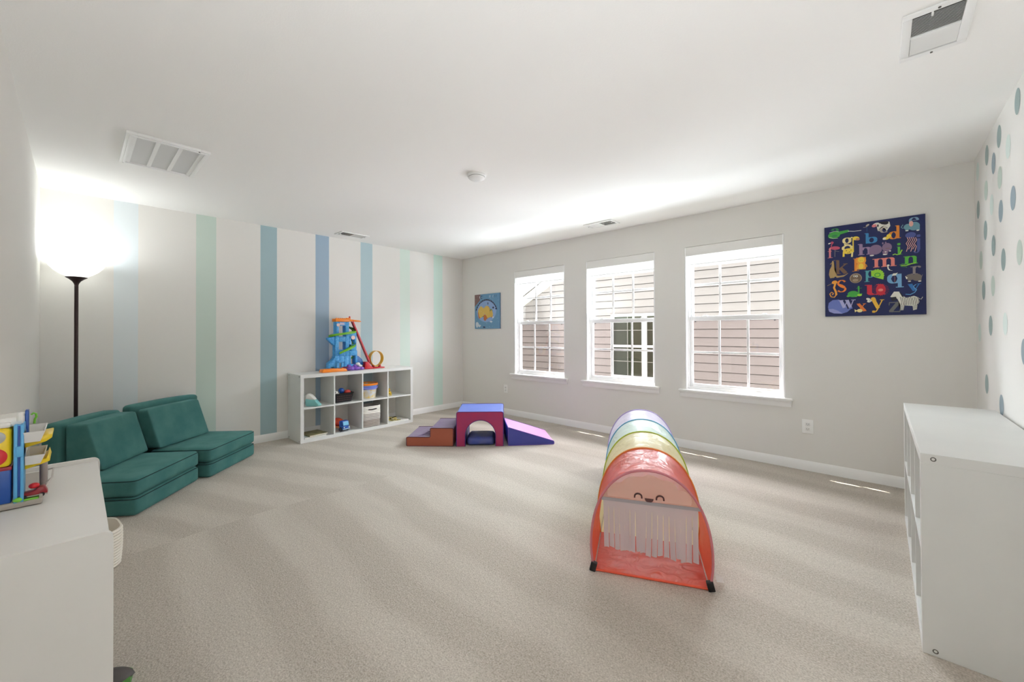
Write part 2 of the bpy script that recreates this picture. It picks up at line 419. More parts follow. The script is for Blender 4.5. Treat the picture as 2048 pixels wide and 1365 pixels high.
('p','wh',[[0.411,0.146],[0.433,0.186],[0.463,0.184],[0.477,0.153],[0.503,0.133],[0.545,0.145],[0.569,0.132],[0.574,0.095],[0.563,0.077],[0.56,0.041],[0.539,0.034],[0.537,0.068],[0.489,0.074],[0.486,0.036],[0.468,0.037],[0.468,0.082],[0.452,0.128]]),
('p','bk',[[0.414,0.142],[0.444,0.145],[0.45,0.121],[0.427,0.111],[0.416,0.119]]),
('p','bk',[[0.461,0.184],[0.474,0.168],[0.49,0.137],[0.479,0.142]]),
('l','bk',0.0029,[[0.468,0.142],[0.474,0.112],[0.476,0.078]]),
('l','bk',0.0029,[[0.478,0.139],[0.483,0.111],[0.486,0.077]]),
('l','bk',0.0029,[[0.488,0.141],[0.493,0.111],[0.496,0.077]]),
('l','bk',0.0029,[[0.497,0.138],[0.502,0.11],[0.505,0.077]]),
('l','bk',0.0029,[[0.507,0.14],[0.512,0.11],[0.515,0.076]]),
('l','bk',0.0029,[[0.516,0.136],[0.522,0.109],[0.524,0.076]]),
('l','bk',0.0029,[[0.526,0.139],[0.531,0.109],[0.534,0.075]]),
('l','bk',0.0029,[[0.535,0.135],[0.54,0.108],[0.543,0.075]]),
('l','bk',0.0029,[[0.545,0.138],[0.55,0.108],[0.553,0.074]]),
('l','bk',0.0029,[[0.554,0.134],[0.559,0.107],[0.562,0.074]]),
('l','bk',0.0029,[[0.564,0.136],[0.569,0.107],[0.571,0.073]]),
('l','bk',0.0023,[[0.467,0.076],[0.488,0.071]]),
('l','bk',0.0023,[[0.539,0.07],[0.563,0.073]]),
('l','bk',0.0023,[[0.467,0.068],[0.488,0.062]]),
('l','bk',0.0023,[[0.539,0.063],[0.563,0.066]]),
('l','bk',0.0023,[[0.467,0.06],[0.488,0.054]]),
('l','bk',0.0023,[[0.538,0.056],[0.563,0.06]]),
('l','bk',0.0023,[[0.467,0.051],[0.488,0.046]]),
('l','bk',0.0023,[[0.538,0.05],[0.563,0.053]]),
('l','bk',0.0023,[[0.466,0.043],[0.487,0.038]]),
('l','bk',0.0023,[[0.538,0.043],[0.563,0.046]]),
('l','wh',0.0029,[[0.571,0.125],[0.584,0.117],[0.592,0.135]]),
('g','vb','v',0.512,0.184,0.583,0.241),
('l','vc',0.0052,[[0.498,0.161],[0.525,0.157],[0.548,0.171],[0.56,0.192],[0.546,0.208],[0.544,0.223],[0.557,0.233]]),
]

# ================================================================ ROOM SHELL
TH = .16
M_carpet = bpy.data.materials.new('beige_carpet'); M_carpet.use_nodes = True
def build_carpet():
    nt = M_carpet.node_tree; N = nt.nodes; K = nt.links; b = N['Principled BSDF']; b.inputs['Roughness'].default_value = .95; b.inputs['Specular IOR Level'].default_value = .1
    b.inputs['Sheen Weight'].default_value = .1
    tc = N.new('ShaderNodeTexCoord')
    def noise_(scale, detail, mapping=None, dist=0):
        n = N.new('ShaderNodeTexNoise'); n.inputs['Scale'].default_value = scale; n.inputs['Detail'].default_value = detail; n.inputs['Distortion'].default_value = dist
        if mapping:
            m = N.new('ShaderNodeMapping'); m.inputs['Scale'].default_value = mapping[0]; m.inputs['Rotation'].default_value = mapping[1]
            K.new(tc.outputs['Object'], m.inputs['Vector']); K.new(m.outputs[0], n.inputs['Vector'])
        else: K.new(tc.outputs['Object'], n.inputs['Vector'])
        return n
    def math_(op, a, bb, v=None):
        m = N.new('ShaderNodeMath'); m.operation = op
        for i, q in enumerate((a, bb)):
            if q is None: continue
            if isinstance(q, (int, float)): m.inputs[i].default_value = q
            else: K.new(q, m.inputs[i])
        return m.outputs[0]
    tuft = noise_(150, 3); tuft2 = noise_(60, 2)
    # vacuum lanes: pile laid to and fro along x, in two passes that meet near x = 2
    sx = N.new('ShaderNodeSeparateXYZ'); K.new(tc.outputs['Object'], sx.inputs[0])
    bend = noise_(1.1, 2); bend_b = math_('MULTIPLY', bend.outputs['Fac'], .32)
    wedge = math_('MULTIPLY', sx.outputs[0], .035)
    yy = math_('ADD', math_('ADD', sx.outputs[1], bend_b), wedge)
    s1 = math_('SINE', math_('MULTIPLY', yy, 13.0), None)
    yb = math_('ADD', math_('ADD', sx.outputs[1], bend_b), math_('MULTIPLY', sx.outputs[0], -.45))
    s2 = math_('SINE', math_('MULTIPLY', yb, 15.0), None)
    xe = math_('ADD', sx.outputs[0], math_('MULTIPLY', bend.outputs['Fac'], .2))
    sel = math_('GREATER_THAN', xe, 2.15)
    lanes = math_('ADD', math_('MULTIPLY', s1, sel), math_('MULTIPLY', s2, math_('SUBTRACT', 1.0, sel)))
    cl = N.new('ShaderNodeMapRange'); cl.inputs['From Min'].default_value = -.5; cl.inputs['From Max'].default_value = .5; cl.inputs['To Min'].default_value = -.5; cl.inputs['To Max'].default_value = .5
    K.new(lanes, cl.inputs['Value'])
    patch = noise_(2.2, 3, ((.45, 2.6, 1), (0, 0, .08)))
    amp = math_('MULTIPLY', cl.outputs[0], math_('MULTIPLY', patch.outputs['Fac'], .25))
    f = math_('ADD', amp, math_('MULTIPLY', math_('SUBTRACT', tuft.outputs['Fac'], .5), 1.1))
    f = math_('ADD', f, math_('MULTIPLY', math_('SUBTRACT', tuft2.outputs['Fac'], .5), .35))
    f = math_('ADD', f, math_('MULTIPLY', math_('SUBTRACT', patch.outputs['Fac'], .5), .12))
    f = math_('ADD', f, .5)
    rp = N.new('ShaderNodeValToRGB'); rp.color_ramp.elements[0].color = lin((134, 123, 109)); rp.color_ramp.elements[1].color = lin((224, 216, 205))
    K.new(f, rp.inputs[0]); K.new(rp.outputs[0], b.inputs['Base Color'])
    bp = N.new('ShaderNodeBump'); bp.inputs['Distance'].default_value = .006; bp.inputs['Strength'].default_value = .55
    K.new(math_('ADD', tuft.outputs['Fac'], math_('MULTIPLY', tuft2.outputs['Fac'], .6)), bp.inputs['Height']); K.new(bp.outputs[0], b.inputs['Normal'])
build_carpet()
struct('floor', B(-TH, W+TH, -L-TH, TH, -.12, 0), M_carpet, smooth=False)
struct('ceiling', B(-TH, W+TH, -L-TH, TH, H, H+.15), M_ceil, smooth=False)

# striped wall (x = 0): the painted bands run from floor to ceiling
stripes = [(-4.193, -4.027, (224, 231, 233)), (-3.588, -3.418, (203, 218, 208)), (-3.004, -2.834, (166, 190, 196)), (-2.398, -2.231, (162, 183, 201)),
           (-1.806, -1.634, (180, 202, 208)), (-1.199, -1.030, (217, 230, 220)), (-.594, -.420, (209, 231, 221))]
bm = new(); y = -L-TH; k = 1
segs = []
for a, b_, c in stripes: segs += [(y, a, 0), (a, b_, k)]; y = b_; k += 1
segs.append((y, TH, 0))
box(bm, -TH, -.002, -L-TH, TH, 0, H)
for a, b_, mi in segs:
    q = [bm.verts.new(p) for p in ((0, a, 0), (0, b_, 0), (0, b_, H), (0, a, H))]; f = bm.faces.new(q); f.material_index = mi
struct('wall_west', bm, [M_wall]+[mat('stripe_paint', c, .7, bump=(180, .0006, .4), spec=.2) for _, _, c in stripes], smooth=False)
struct('wall_south', B(-TH, W+TH, -L-TH, -L, 0, H), M_wall, smooth=False)

# dotted wall (x = W)
dots = [(-1.243, 2.39, 0), (-.821, 2.365, 0), (-1.036, 2.233, 3), (-.463, 2.372, 0), (-.663, 2.258, 1), (-.826, 2.125, 2), (-.137, 2.362, 3), (-.422, 2.155, 2), (-.594, 2.023, 3),
        (-1.127, 1.933, 1), (-.138, 2.093, 0), (-.841, 1.928, 1), (-.387, 1.902, 0), (-.631, 1.763, 0), (-.889, 1.643, 0), (-1.242, 1.633, 2), (-.219, 1.727, 2), (-.298, 1.514, 0),
        (-.6, 1.519, 2), (-.513, 1.275, 0), (-.912, 1.281, 3), (-.135, 1.229, 3), (-.362, .891, 0), (-.793, .808, 1), (-1.304, 1.14, 1), (-1.62, 2.1, 2), (-1.55, 1.45, 0), (-1.8, 1.75, 1), (-1.7, .95, 3)]
dc = [(150, 168, 166), (146, 162, 170), (192, 205, 194), (212, 224, 217)]
bm = new(); box(bm, W, W+TH, -L-TH, TH, 0, H)
for yy, zz, c in dots:
    f = disc(bm, (W-.0008, yy, zz), .057, 32, 'x', c+1, .064); f.normal_flip()
struct('wall_east', bm, [M_wall]+[mat('dot_decal', c, .6) for c in dc], smooth=False)

# window wall (y = 0)
WX = [(1.185, 2.095), (2.43, 3.333), (3.662, 4.556)]; WZ0, WZ1 = .628, 2.148
bm = new(); x = -TH
for a, b_ in WX+[(W+TH, None)]:
    box(bm, x, a, 0, TH, 0, H); x = b_
for a, b_ in WX:
    box(bm, a, b_, 0, TH, 0, WZ0); box(bm, a, b_, 0, TH, WZ1, H)
bmesh.ops.remove_doubles(bm, verts=bm.verts, dist=1e-5)
bm.normal_update()
for f in bm.faces:
    if f.normal.y > .9 and f.calc_center_median().y > TH-.001: f.material_index = 1
struct('wall_north', bm, [M_wall, mat('outside_spill_absorber', (84, 66, 58), .9, mottle=(30, (60, 48, 44), .8))], smooth=False)  # unseen outer face, darkened to cut light bounced onto the neighbour's siding

# baseboards
def bb_prof(s=1): return [(0, 0), (.014, 0), (.014, .062), (.010, .070), (.007, .080), (.003, .086), (0, .086)]
def baseboard(name, p0, p1, nrm):
    bm = new(); n = Vector(nrm); rings = []
    for p in (p0, p1): rings.append([Vector((p[0], p[1], 0))+n*(a+.0006)+Vector((0, 0, z)) for a, z in bb_prof()])
    loft(bm, rings); bmesh.ops.recalc_face_normals(bm, faces=bm.faces); struct(name, bm, M_trim, ang=50)
baseboard('baseboard_west', (0, -L), (0, -.015), (1, 0, 0)); baseboard('baseboard_north', (0, 0), (W, 0), (0, -1, 0))
baseboard('baseboard_east', (W, -.015), (W, -L), (-1, 0, 0)); baseboard('baseboard_south', (W, -L), (0, -L), (0, 1, 0))

# ---------------------------------------------------------------- windows
M_glass = pane_mat('window_glass'); M_screen = pane_mat('screened_glass', (.84, .80, .80), .04)
M_shade = cloth('roller_shade_fabric', (250, 250, 248), 0, .55)
for i, (a, b_) in enumerate(WX):
    root = bpy.data.objects.new('window_%d' % (i+1), None); COL.objects.link(root); root.location = ((a+b_)/2, 0, WZ0); root['kind'] = 'structure'
    hw = (b_-a)/2; hh = WZ1-WZ0; F = .028
    # jamb liner and frame, set back in the reveal
    bm = new(); e = .001
    for x0, x1, z0, z1 in ((-hw+e, -hw+F, e, hh-e), (hw-F, hw-e, e, hh-e), (-hw+F, hw-F, hh-F, hh-e), (-hw+F, hw-F, e, .024)):
        box(bm, x0, x1, .055, .15, z0, z1, bev=.002)
    for x0, x1 in ((-hw+e, -hw+.012), (hw-.012, hw-e)): box(bm, x0, x1, .002, .055, e, hh-e)
    obj('window_frame', bm, M_vinyl, root)
    mz = .752-.022          # bottom of the lower sash's meeting rail above the sill
    def sash(name, z0, z1, y0, st, rb, rt, gm):
        xi = hw-F-.002
        bm = new(); y1 = y0+.032
        box(bm, -xi, -xi+st, y0, y1, z0, z1, bev=.002); box(bm, xi-st, xi, y0, y1, z0, z1, bev=.002)
        box(bm, -xi+st, xi-st, y0, y1, z0, z0+rb, bev=.002); box(bm, -xi+st, xi-st, y0, y1, z1-rt, z1, bev=.002)
        s = obj(name, bm, M_vinyl, root)
        gx = xi-st; g0, g1 = z0+rb, z1-rt; bm = new(); ym = y0+.012; mw = .011
        for k in (-1, 1): box(bm, k*gx/3-mw, k*gx/3+mw, ym, ym+.012, g0, g1, bev=.002)
        zc = (g0+g1)/2
        for x0, x1 in ((-gx, -gx/3-mw), (-gx/3+mw, gx/3-mw), (gx/3+mw, gx)): box(bm, x0, x1, ym, ym+.012, zc-mw, zc+mw, bev=.002)
        obj('muntin', bm, M_vinyl, s)
        obj('pane', B(-gx-.004, gx+.004, y0+.015, y0+.018, g0-.004, g1+.004), gm, s, smooth=False)
        return s
    lo = sash('lower_sash', .024, mz+.048, .068, .026, .036, .046, M_screen)
    sash('upper_sash', mz+.004, hh-F, .104, .024, .044, .03, M_glass)
    for k in (-.27, .27):
        bm = new(); box(bm, k-.025, k+.025, .072, .096, mz+.048, mz+.054, bev=.002); tube(bm, [(k-.014, .084, mz+.058), (k+.02, .080, mz+.060)], .005, 6)
        obj('sash_lock', bm, M_vinyl, lo)
    for k in (-1, 1): obj('tilt_latch', B(k*.36-.006, k*.36+.006, .064, .068, mz-.012, mz-.002), mat('dark_latch', (70, 70, 72)), lo)
    # sill (stool) and apron
    bm = new(); box(bm, -hw-.058, hw+.058, -.052, -.0008, -.018, .002, bev=.005, seg=3); box(bm, -hw+.0015, hw-.0015, -.0008, .054, -.0005, .002)
    obj('sill', bm, M_trim, root)
    bm = new(); rings = []
    for x0, k in ((-hw-.048, 1), (hw+.048, 1)): rings.append([(x0, -.0008-q, z-.018) for q, z in ((0, 0), (.030, 0), (.030, -.012), (.020, -.022), (.016, -.052), (.012, -.062), (0, -.062))])
    loft(bm, rings); bmesh.ops.recalc_face_normals(bm, faces=bm.faces); obj('apron', bm, M_trim, root)
    lab = ['rolled-up white roller shade at the top of the window beside the blue star map picture', 'rolled-up white roller shade at the top of the middle window',
           'rolled-up white roller shade at the top of the window nearest the alphabet picture'][i]
    sh = thing('roller_shade', lab, 'blind', ((a+b_)/2, 0, WZ1), 0, 'roller shades over the three windows')
    bm = new(); box(bm, -hw+.002, hw-.002, .004, .012, -.095, -.002, bev=.002); box(bm, -hw+.002, hw-.002, .012, .052, -.014, -.002)
    obj('valance', bm, mat('valance', (240, 239, 235), .6), sh)
    bm = new(); tube(bm, [(-hw+.012, .034, -.045), (hw-.012, .034, -.045)], .022, 16); obj('roller', bm, M_shade, sh)
    bm = new(); box(bm, -hw+.018, hw-.018, .044, .0456, -.182, -.04); fab = obj('shade_fabric', bm, M_shade, sh)
    bm = new(); tube(bm, [(-hw+.018, .045, -.186), (hw-.018, .045, -.186)], .007, 8); obj('bottom_bar', bm, M_vinyl, sh)

# ---------------------------------------------------------------- neighbouring house
def siding_mat():
    m = mat('lap_siding', (160, 151, 144), .7); return m
nh = thing('neighbouring_house', 'neighbouring house with pale horizontal lap siding and a sloping gable seen through the windows', 'house', (0, 3.3, -3))
bm = new(); k0 = .37-.1537*22; ex = .1537
slope = .533
def rake_x(z): return -1.46+(z-1.93)/slope        # left end of the siding under the rake at height z
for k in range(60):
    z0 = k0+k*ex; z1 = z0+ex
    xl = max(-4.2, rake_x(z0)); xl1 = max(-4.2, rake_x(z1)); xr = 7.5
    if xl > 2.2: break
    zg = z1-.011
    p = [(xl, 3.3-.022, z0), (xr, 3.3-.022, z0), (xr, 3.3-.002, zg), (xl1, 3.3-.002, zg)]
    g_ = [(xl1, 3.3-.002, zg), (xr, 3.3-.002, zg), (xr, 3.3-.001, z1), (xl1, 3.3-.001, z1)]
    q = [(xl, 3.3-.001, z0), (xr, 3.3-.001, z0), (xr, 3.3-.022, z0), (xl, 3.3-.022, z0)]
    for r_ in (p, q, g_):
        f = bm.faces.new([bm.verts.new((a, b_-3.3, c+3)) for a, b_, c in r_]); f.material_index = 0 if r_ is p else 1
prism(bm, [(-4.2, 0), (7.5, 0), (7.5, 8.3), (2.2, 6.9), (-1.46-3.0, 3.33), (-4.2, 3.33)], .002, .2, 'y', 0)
obj('siding', bm, [siding_mat(), mat('siding_shadow_line', (60, 54, 50), .9)], nh, smooth=False)  # dark strips and undersides paint in the shade below each board
# rake boards and roof edge
def slab(bm, off0, off1, y0, y1, x0=-4.4, x1=2.3):
    P = [(x0, 1.93+(x0+1.46)*slope+off0), (x1, 1.93+(x1+1.46)*slope+off0), (x1, 1.93+(x1+1.46)*slope+off1), (x0, 1.93+(x0+1.46)*slope+off1)]
    prism(bm, [(a, c+3) for a, c in P], y0, y1, 'y')
bm = new(); slab(bm, -.02, .190, -.045, -.0165); obj('rake_board', bm, mat('cream_board', (236, 232, 222), .6), nh, smooth=False)
bm = new(); slab(bm, .191, .205, -.06, .3); obj('soffit', bm, mat('soffit_paint', (240, 236, 228), .6), nh, smooth=False)
bm = new(); slab(bm, .206, .225, -.075, 1.0); obj('roof', bm, mat('roof_shingle', (96, 88, 80), .9), nh, smooth=False)
for wx0, wx1 in ((1.0, 1.735), (1.735, 2.47)):
    bm = new(); z0, z1 = 3.30, 4.615; tw = .05
    for a, b_, c, d_ in ((wx0, wx0+tw, z0, z1), (wx1-tw, wx1, z0, z1), (wx0+tw, wx1-tw, z0, z0+.045), (wx0+tw, wx1-tw, z1-.055, z1), (wx0+tw, wx1-tw, 3.925, 3.975)):
        box(bm, a, b_, -.06, -.018, c, d_, bev=.003)
    wf = obj('window', bm, mat('neighbour_window_trim', (246, 242, 238), .5), nh)
    xc = (wx0+wx1)/2
    bm = new(); box(bm, xc-.006, xc+.006, -.030, -.026, 3.345, 4.56); box(bm, wx0+tw, wx1-tw, -.030, -.026, 4.27, 4.282); box(bm, wx0+tw, wx1-tw, -.030, -.026, 3.63, 3.642)
    obj('grille', bm, mat('grille_bar', (170, 168, 158), .6), wf)
    gm = mat('reflective_glass', (62, 66, 50), .06, spec=.9)
    obj('pane', B(wx0+tw-.003, wx1-tw+.003, -.025, -.020, 3.34, 4.57), gm, wf, smooth=False)
bm = new(); box(bm, -12, 14, TH+.01, 14, -3.1, -3.0); struct('ground', bm, mat('lawn', (120, 128, 96), .95), smooth=False)

# ================================================================ CEILING FITTINGS
def grille_vent(name, label, cx, cy, sx, sy, nx, kind):
    t = thing(name, label, 'vent', (cx, cy, H))
    return t
t = thing('return_air_grille', 'large white return air grille with three mesh panels on the ceiling near the lamp', 'vent', (1.552, -4.015, H))
bm = new(); hx, hy = .305, .208
for a in ((-hx, hx, -hy, -hy+.052), (-hx, hx, hy-.052, hy), (-hx, -hx+.034, -hy+.052, hy-.052), (hx-.034, hx, -hy+.052, hy-.052)): box(bm, *a, -.018, -.0005, bev=.003)
for a in ((-hx+.018, hx-.018, -hy+.016, -hy+.030), (-hx+.018, hx-.018, hy-.030, hy-.016), (-hx+.018, -hx+.032, -hy+.03, hy-.03), (hx-.032, hx-.018, -hy+.03, hy-.03)): box(bm, *a, -.023, -.017, bev=.001)
for y in (-.056, .056): box(bm, -hx+.034, hx-.034, y-.011, y+.011, -.017, -.003)
obj('grille_frame', bm, M_metal, t)
Mmesh = mat('grille_mesh', (222, 222, 220), .6)
for y0, y1 in ((-hy+.052, -.067), (-.045, .045), (.067, hy-.052)):
    bm = new(); x = -hx+.034
    while x < hx-.036:
        box(bm, x, x+.0040, y0, y1, -.0125, -.0105); x += .0062
    box(bm, -hx+.034, hx-.034, y0, y1, -.0104, -.0080, 1)
    obj('louvre_panel', bm, [Mmesh, mat('grille_back', (176, 176, 174), .8)], t, smooth=False)
for x, y in ((-hx+.012, -hy+.02), (hx-.012, hy-.06)): bm = new(); lathe(bm, [(.005, -.021), (.005, -.0175)], 10, 0, Matrix.Translation((x, y, 0)), cap=True); obj('screw', bm, M_chrome, t)

def register(label, cx, cy, rz):
    """ceiling register: long axis along local y, two louvre banks angled opposite ways"""
    t = thing('ceiling_vent', label, 'vent', (cx, cy, H), rz, 'two-way ceiling air registers')
    hx, hy = .102, .18; bm = new()
    for a in ((-hx, hx, -hy, -hy+.03), (-hx, hx, hy-.03, hy), (-hx, -hx+.03, -hy+.03, hy-.03), (hx-.03, hx, -hy+.03, hy-.03)): box(bm, *a, -.010, -.0005, bev=.003)
    box(bm, -hx+.03, hx-.03, -.004, .004, -.010, -.001)
    obj('register_frame', bm, M_metal, t)
    for s in (-1, 1):
        bm = new(); n = 15
        for i in range(n):
            y = s*(.010+i*(hy-.045)/n); T = Matrix.Translation((0, y, -.0065)) @ Matrix.Rotation(-s*.58, 4, 'X')
            box(bm, -hx+.031, hx-.031, -.0042, .0042, -.0004, .0004, 0, T)
        box(bm, -hx+.03, hx-.03, min(s*.004, s*(hy-.03)), max(s*.004, s*(hy-.03)), -.0018, -.0008, 1)
        obj('louvre_bank', bm, [M_metal, M_ventgap], t, smooth=False)
    for y in (-hy+.013, hy-.013): bm = new(); lathe(bm, [(.0045, -.013), (.0045, -.0095)], 10, 0, Matrix.Translation((0, y, 0)), cap=True); obj('screw', bm, M_chrome, t)
    bm = new(); box(bm, -.02, -.014, -hy+.03, -hy+.048, -.016, -.008); obj('damper_lever', bm, M_metal, t)
register('white two-way ceiling vent above the right-hand white cube shelf', 5.38, -2.045, 0)
register('white two-way ceiling vent close to the striped wall', .315, -2.075, 0)
register('white two-way ceiling vent just in front of the window wall', 2.866, -.362, PI/2)
t = thing('smoke_detector', 'round white smoke detector in the middle of the ceiling', 'smoke detector', (2.88, -2.30, H))
bm = new(); lathe(bm, [(.072, -.0005), (.073, -.012), (.070, -.014), (.066, -.016), (.064, -.028), (.052, -.036), (.02, -.038)], 32, cap=True); obj('body', bm, M_metal, t)
bm = new(); lathe(bm, [(.0655, -.017), (.0655, -.022)], 32); obj('slot_ring', bm, M_ventgap, t)

# outlets on the window wall
def outlet(label, x, z, wd=.075, n=1):
    t = thing('wall_outlet', label, 'outlet', (x, 0, z))
    obj('cover_plate', B(-wd/2, wd/2, -.006, -.0006, -.062, .062, bev=.002), M_plate, t)
    for k in (-1, 1):
        bm = new(); box(bm, -.017, .017, -.009, -.0055, k*.021-.014, k*.021+.014, bev=.003)
        s = obj('socket', bm, mat('socket_plastic', (232, 232, 230), .4), t)
        bm = new()
        for dx in (-.007, .007): box(bm, dx-.0012, dx+.0012, -.0094, -.0088, k*.021-.002, k*.021+.007)
        sphere(bm, (0, -.009, k*.021-.008), .0022, n=8, m=6); obj('slot', bm, flat((70, 70, 68)), s)
outlet('white wall outlet low on the window wall, right of the third window', 4.722, .392, .084)
outlet('white wall outlet low on the window wall, left of the first window near the corner', 1.008, .385, .078)

# ================================================================ FLOOR LAMP
M_bronze = mat('dark_bronze', (48, 32, 32), .4, metal=.3)
t = thing('floor_lamp', 'lit torchiere floor lamp with a white bowl shade in the corner behind the teal sofa', 'lamp', (.25, -4.425, 0))
bm = new(); lathe(bm, [(.12, 0.001), (.122, .012), (.11, .022), (.04, .032), (.014, .045), (.0001, .046)], 32, cap=True); obj('base', bm, M_bronze, t)
bm = new(); tube(bm, [(0, 0, .03), (0, 0, 1.665)], .0125, 14); obj('pole', bm, M_bronze, t)
bm = new(); lathe(bm, [(.0125, 1.655), (.016, 1.668), (.026, 1.686), (.045, 1.704), (.064, 1.717), (.066, 1.721), (.012, 1.724)], 32, cap=True); obj('shade_holder', bm, M_bronze, t)
bm = new(); prof = [(.052, 1.722), (.092, 1.742), (.130, 1.772), (.158, 1.806), (.172, 1.838), (.176, 1.856)]
lathe(bm, prof+[(a-.004, b_+.001) for a, b_ in reversed(prof)], 40)
Mshade = cloth('lit_shade_plastic', (252, 252, 250), 0, .6, gloss=.04)
obj('lamp_shade', bm, Mshade, t)
bm = new(); sphere(bm, (0, 0, 1.79), (.03, .03, .045)); obj('bulb', bm, mat('lit_bulb', (255, 250, 240), .5, emit=((255, 250, 242), 12)), t)
lb = light('floor_lamp_light', 'POINT', 9, (0, 0, 1.815), (0, 0, 1), (.93, .98, 1.0)); lb.data.shadow_soft_size = .09; lb.parent = t

# ================================================================ CUBE SHELVES
def cube_shelf(label, loc, rz, group=None):
    """2 x 4 open cube unit on its long side; local x along its length, front at -y, origin at the back left floor corner"""
    t = thing('cube_shelf', label, 'shelf', loc, rz, group)
    Lx, D, Z, o, i_ = 1.47, .39, .77, .038, .016
    bm = new()
    for a in ((0, o, 0, Z-o), (Lx-o, Lx, 0, Z-o), (0, Lx, Z-o, Z), (o, Lx-o, 0, o)): box(bm, a[0], a[1], -D, 0, a[2], a[3], bev=.0012, seg=1)
    obj('frame', bm, M_white, t, ang=25)
    cw = (Lx-2*o-3*i_)/4; zc = Z/2
    for k in range(3):
        x = o+(k+1)*cw+k*i_
        obj('divider', B(x, x+i_, -D+.001, 0, o, Z-o), M_white, t, smooth=False)
    for k in range(4):
        x = o+k*(cw+i_)
        obj('shelf_board', B(x, x+cw, -D+.001, 0, zc-i_/2, zc+i_/2), M_white, t, smooth=False)
    for x in (0, Lx):
        for z in (Z-.019, .019):
            for y in (-D+.035, -.035):
                bm = new(); s = -1 if x == 0 else 1
                T = Matrix.Translation((x, y, z)) @ Matrix.Rotation(s*PI/2, 4, 'Y')
                lathe(bm, [(.0085, -.002), (.0085, .0012), (.006, .0012), (.0045, -.0004), (.0001, -.0006)], 14, 0, T); obj('screw', bm, M_chrome, t)
    return t
# front faces +x (into the room): rotate so local -y -> +x
SH = cube_shelf('white eight-cube open shelf against the striped wall, holding toys and baskets', (.018, -2.72, 0), PI/2)
cube_shelf('white eight-cube open shelf standing along the dotted wall, bare on top', (5.704, -.731, 0), -PI/2)
# cell frame of reference for the toy shelf: world coordinates
SX0, SX1, SY0 = .018, .408, -2.72
CW = (1.47-.076-.048)/4
def cell(col, row):      # centre y and floor z of a cube; row 0 bottom, 1 top
    return SY0+.038+col*(CW+.016)+CW/2, (.038 if row == 0 else .393)

# ================================================================ LEFT TOY ORGANISER
M_org = mat('organiser_board', (228, 226, 222), .45)
t = thing('toy_organizer', 'white toy storage unit with rounded side panels, carrying the toy garage', 'cabinet', (2.97, -4.628, 0))
bx, dy, z = .86, .268, .77
for x0 in (0, bx-.016):
    pf = [(0.0, .004), (dy, .004)]+[(dy-.02+.02*math.cos(a), z-.02+.02*math.sin(a)) for a in [i*PI/12 for i in range(7)]]+[(0, z)]
    bm = new(); prism(bm, pf, x0, x0+.016, 'x'); obj('side_panel', bm, M_org, t)
obj('top_panel', B(.0165, bx-.0165, .002, dy-.006, z-.028, z-.012, bev=.002), M_org, t)
for zz in (.06, .29, .52): obj('rail', B(.0165, bx-.0165, .03, dy-.02, zz, zz+.016), M_org, t)
obj('back_panel', B(.0165, bx-.0165, .002, .008, .06, z-.03), M_org, t)

# ================================================================ TEAL MODULAR SOFA
def piping(bm, sx, sy, z, r, rad=.0028, dxy=.0):
    P = []; hx, hy = sx/2+dxy, sy/2+dxy
    for cx, cy, a0 in ((hx-r, hy-r, 0), (-hx+r, hy-r, PI/2), (-hx+r, -hy+r, PI), (hx-r, -hy+r, 1.5*PI)):
        for k in range(6):
            a = a0+k*PI/10; P.append((cx+r*math.cos(a), cy+r*math.sin(a), z))
    tube(bm, P, rad, 6, closed=True)
def sofa_base(label, fl, fr, depth, wr, seed):
    fl, fr = Vector((*fl, 0)), Vector((*fr, 0)); ax = (fr-fl).normalized(); w_ = (fr-fl).length
    back = Vector((ax.y, -ax.x, 0))
    if back.dot(Vector((-1, -1, 0))) < 0: back = -back
    c = (fl+fr)/2+back*depth/2
    t = thing('sofa_base', label, 'sofa', c, math.atan2(ax.y, ax.x), 'folded teal seat mats of the modular sofa')
    h = .128
    for k, nm in ((0, 'lower_mat'), (1, 'upper_mat')):
        bm = softbox(w_, depth, h-.002, .03, 22, .008 if k else .0, (.006 if wr and k else .0015), seed+k)
        o = obj(nm, bm, M_teal, t, ang=60); o.location = (0, 0, k*h+.001)
        bm = new(); piping(bm, w_, depth, (h-.017 if k else h-.012), .034, dxy=-.0005 if k else -.001); p = obj('seam', bm, M_tealseam, o)
    return t
sofa_base('folded teal velvet seat mat at the left, its top rumpled, nearest the white organiser', (1.470, -4.146), (.940, -3.712), .55, 1, 3)
sofa_base('folded teal velvet seat mat at the right, nearest the cube shelf, with a smooth top', (.958, -3.640), (.483, -3.182), .50, 0, 8)
def back_cushion(label, a, b_, thick, h, seed):
    a, b_ = Vector((*a, 0)), Vector((*b_, 0)); ax = (b_-a).normalized(); w_ = (b_-a).length
    back = Vector((ax.y, -ax.x, 0))
    if back.dot(Vector((-1, -1, 0))) < 0: back = -back
    t = softbox(w_, thick, h, .03, 18, .010, .003, seed)
    o = obj('back_cushion', t, M_teal, None, ang=60); o.location = (a+b_)/2+back*thick/2+Vector((0, 0, .001)); o.rotation_euler = (0, 0, math.atan2(ax.y, ax.x))
    tag(o, label, 'cushion', 'upright teal back panels of the modular sofa')
back_cushion('upright teal back panel at the left, behind the left wedge cushion by the lamp', (.955, -4.488), (.482, -4.159), .135, .606, 2)
back_cushion('upright teal back panel at the right, leaning by the striped wall behind the right wedge', (.500, -4.105), (.097, -3.580), .10, .628, 5)
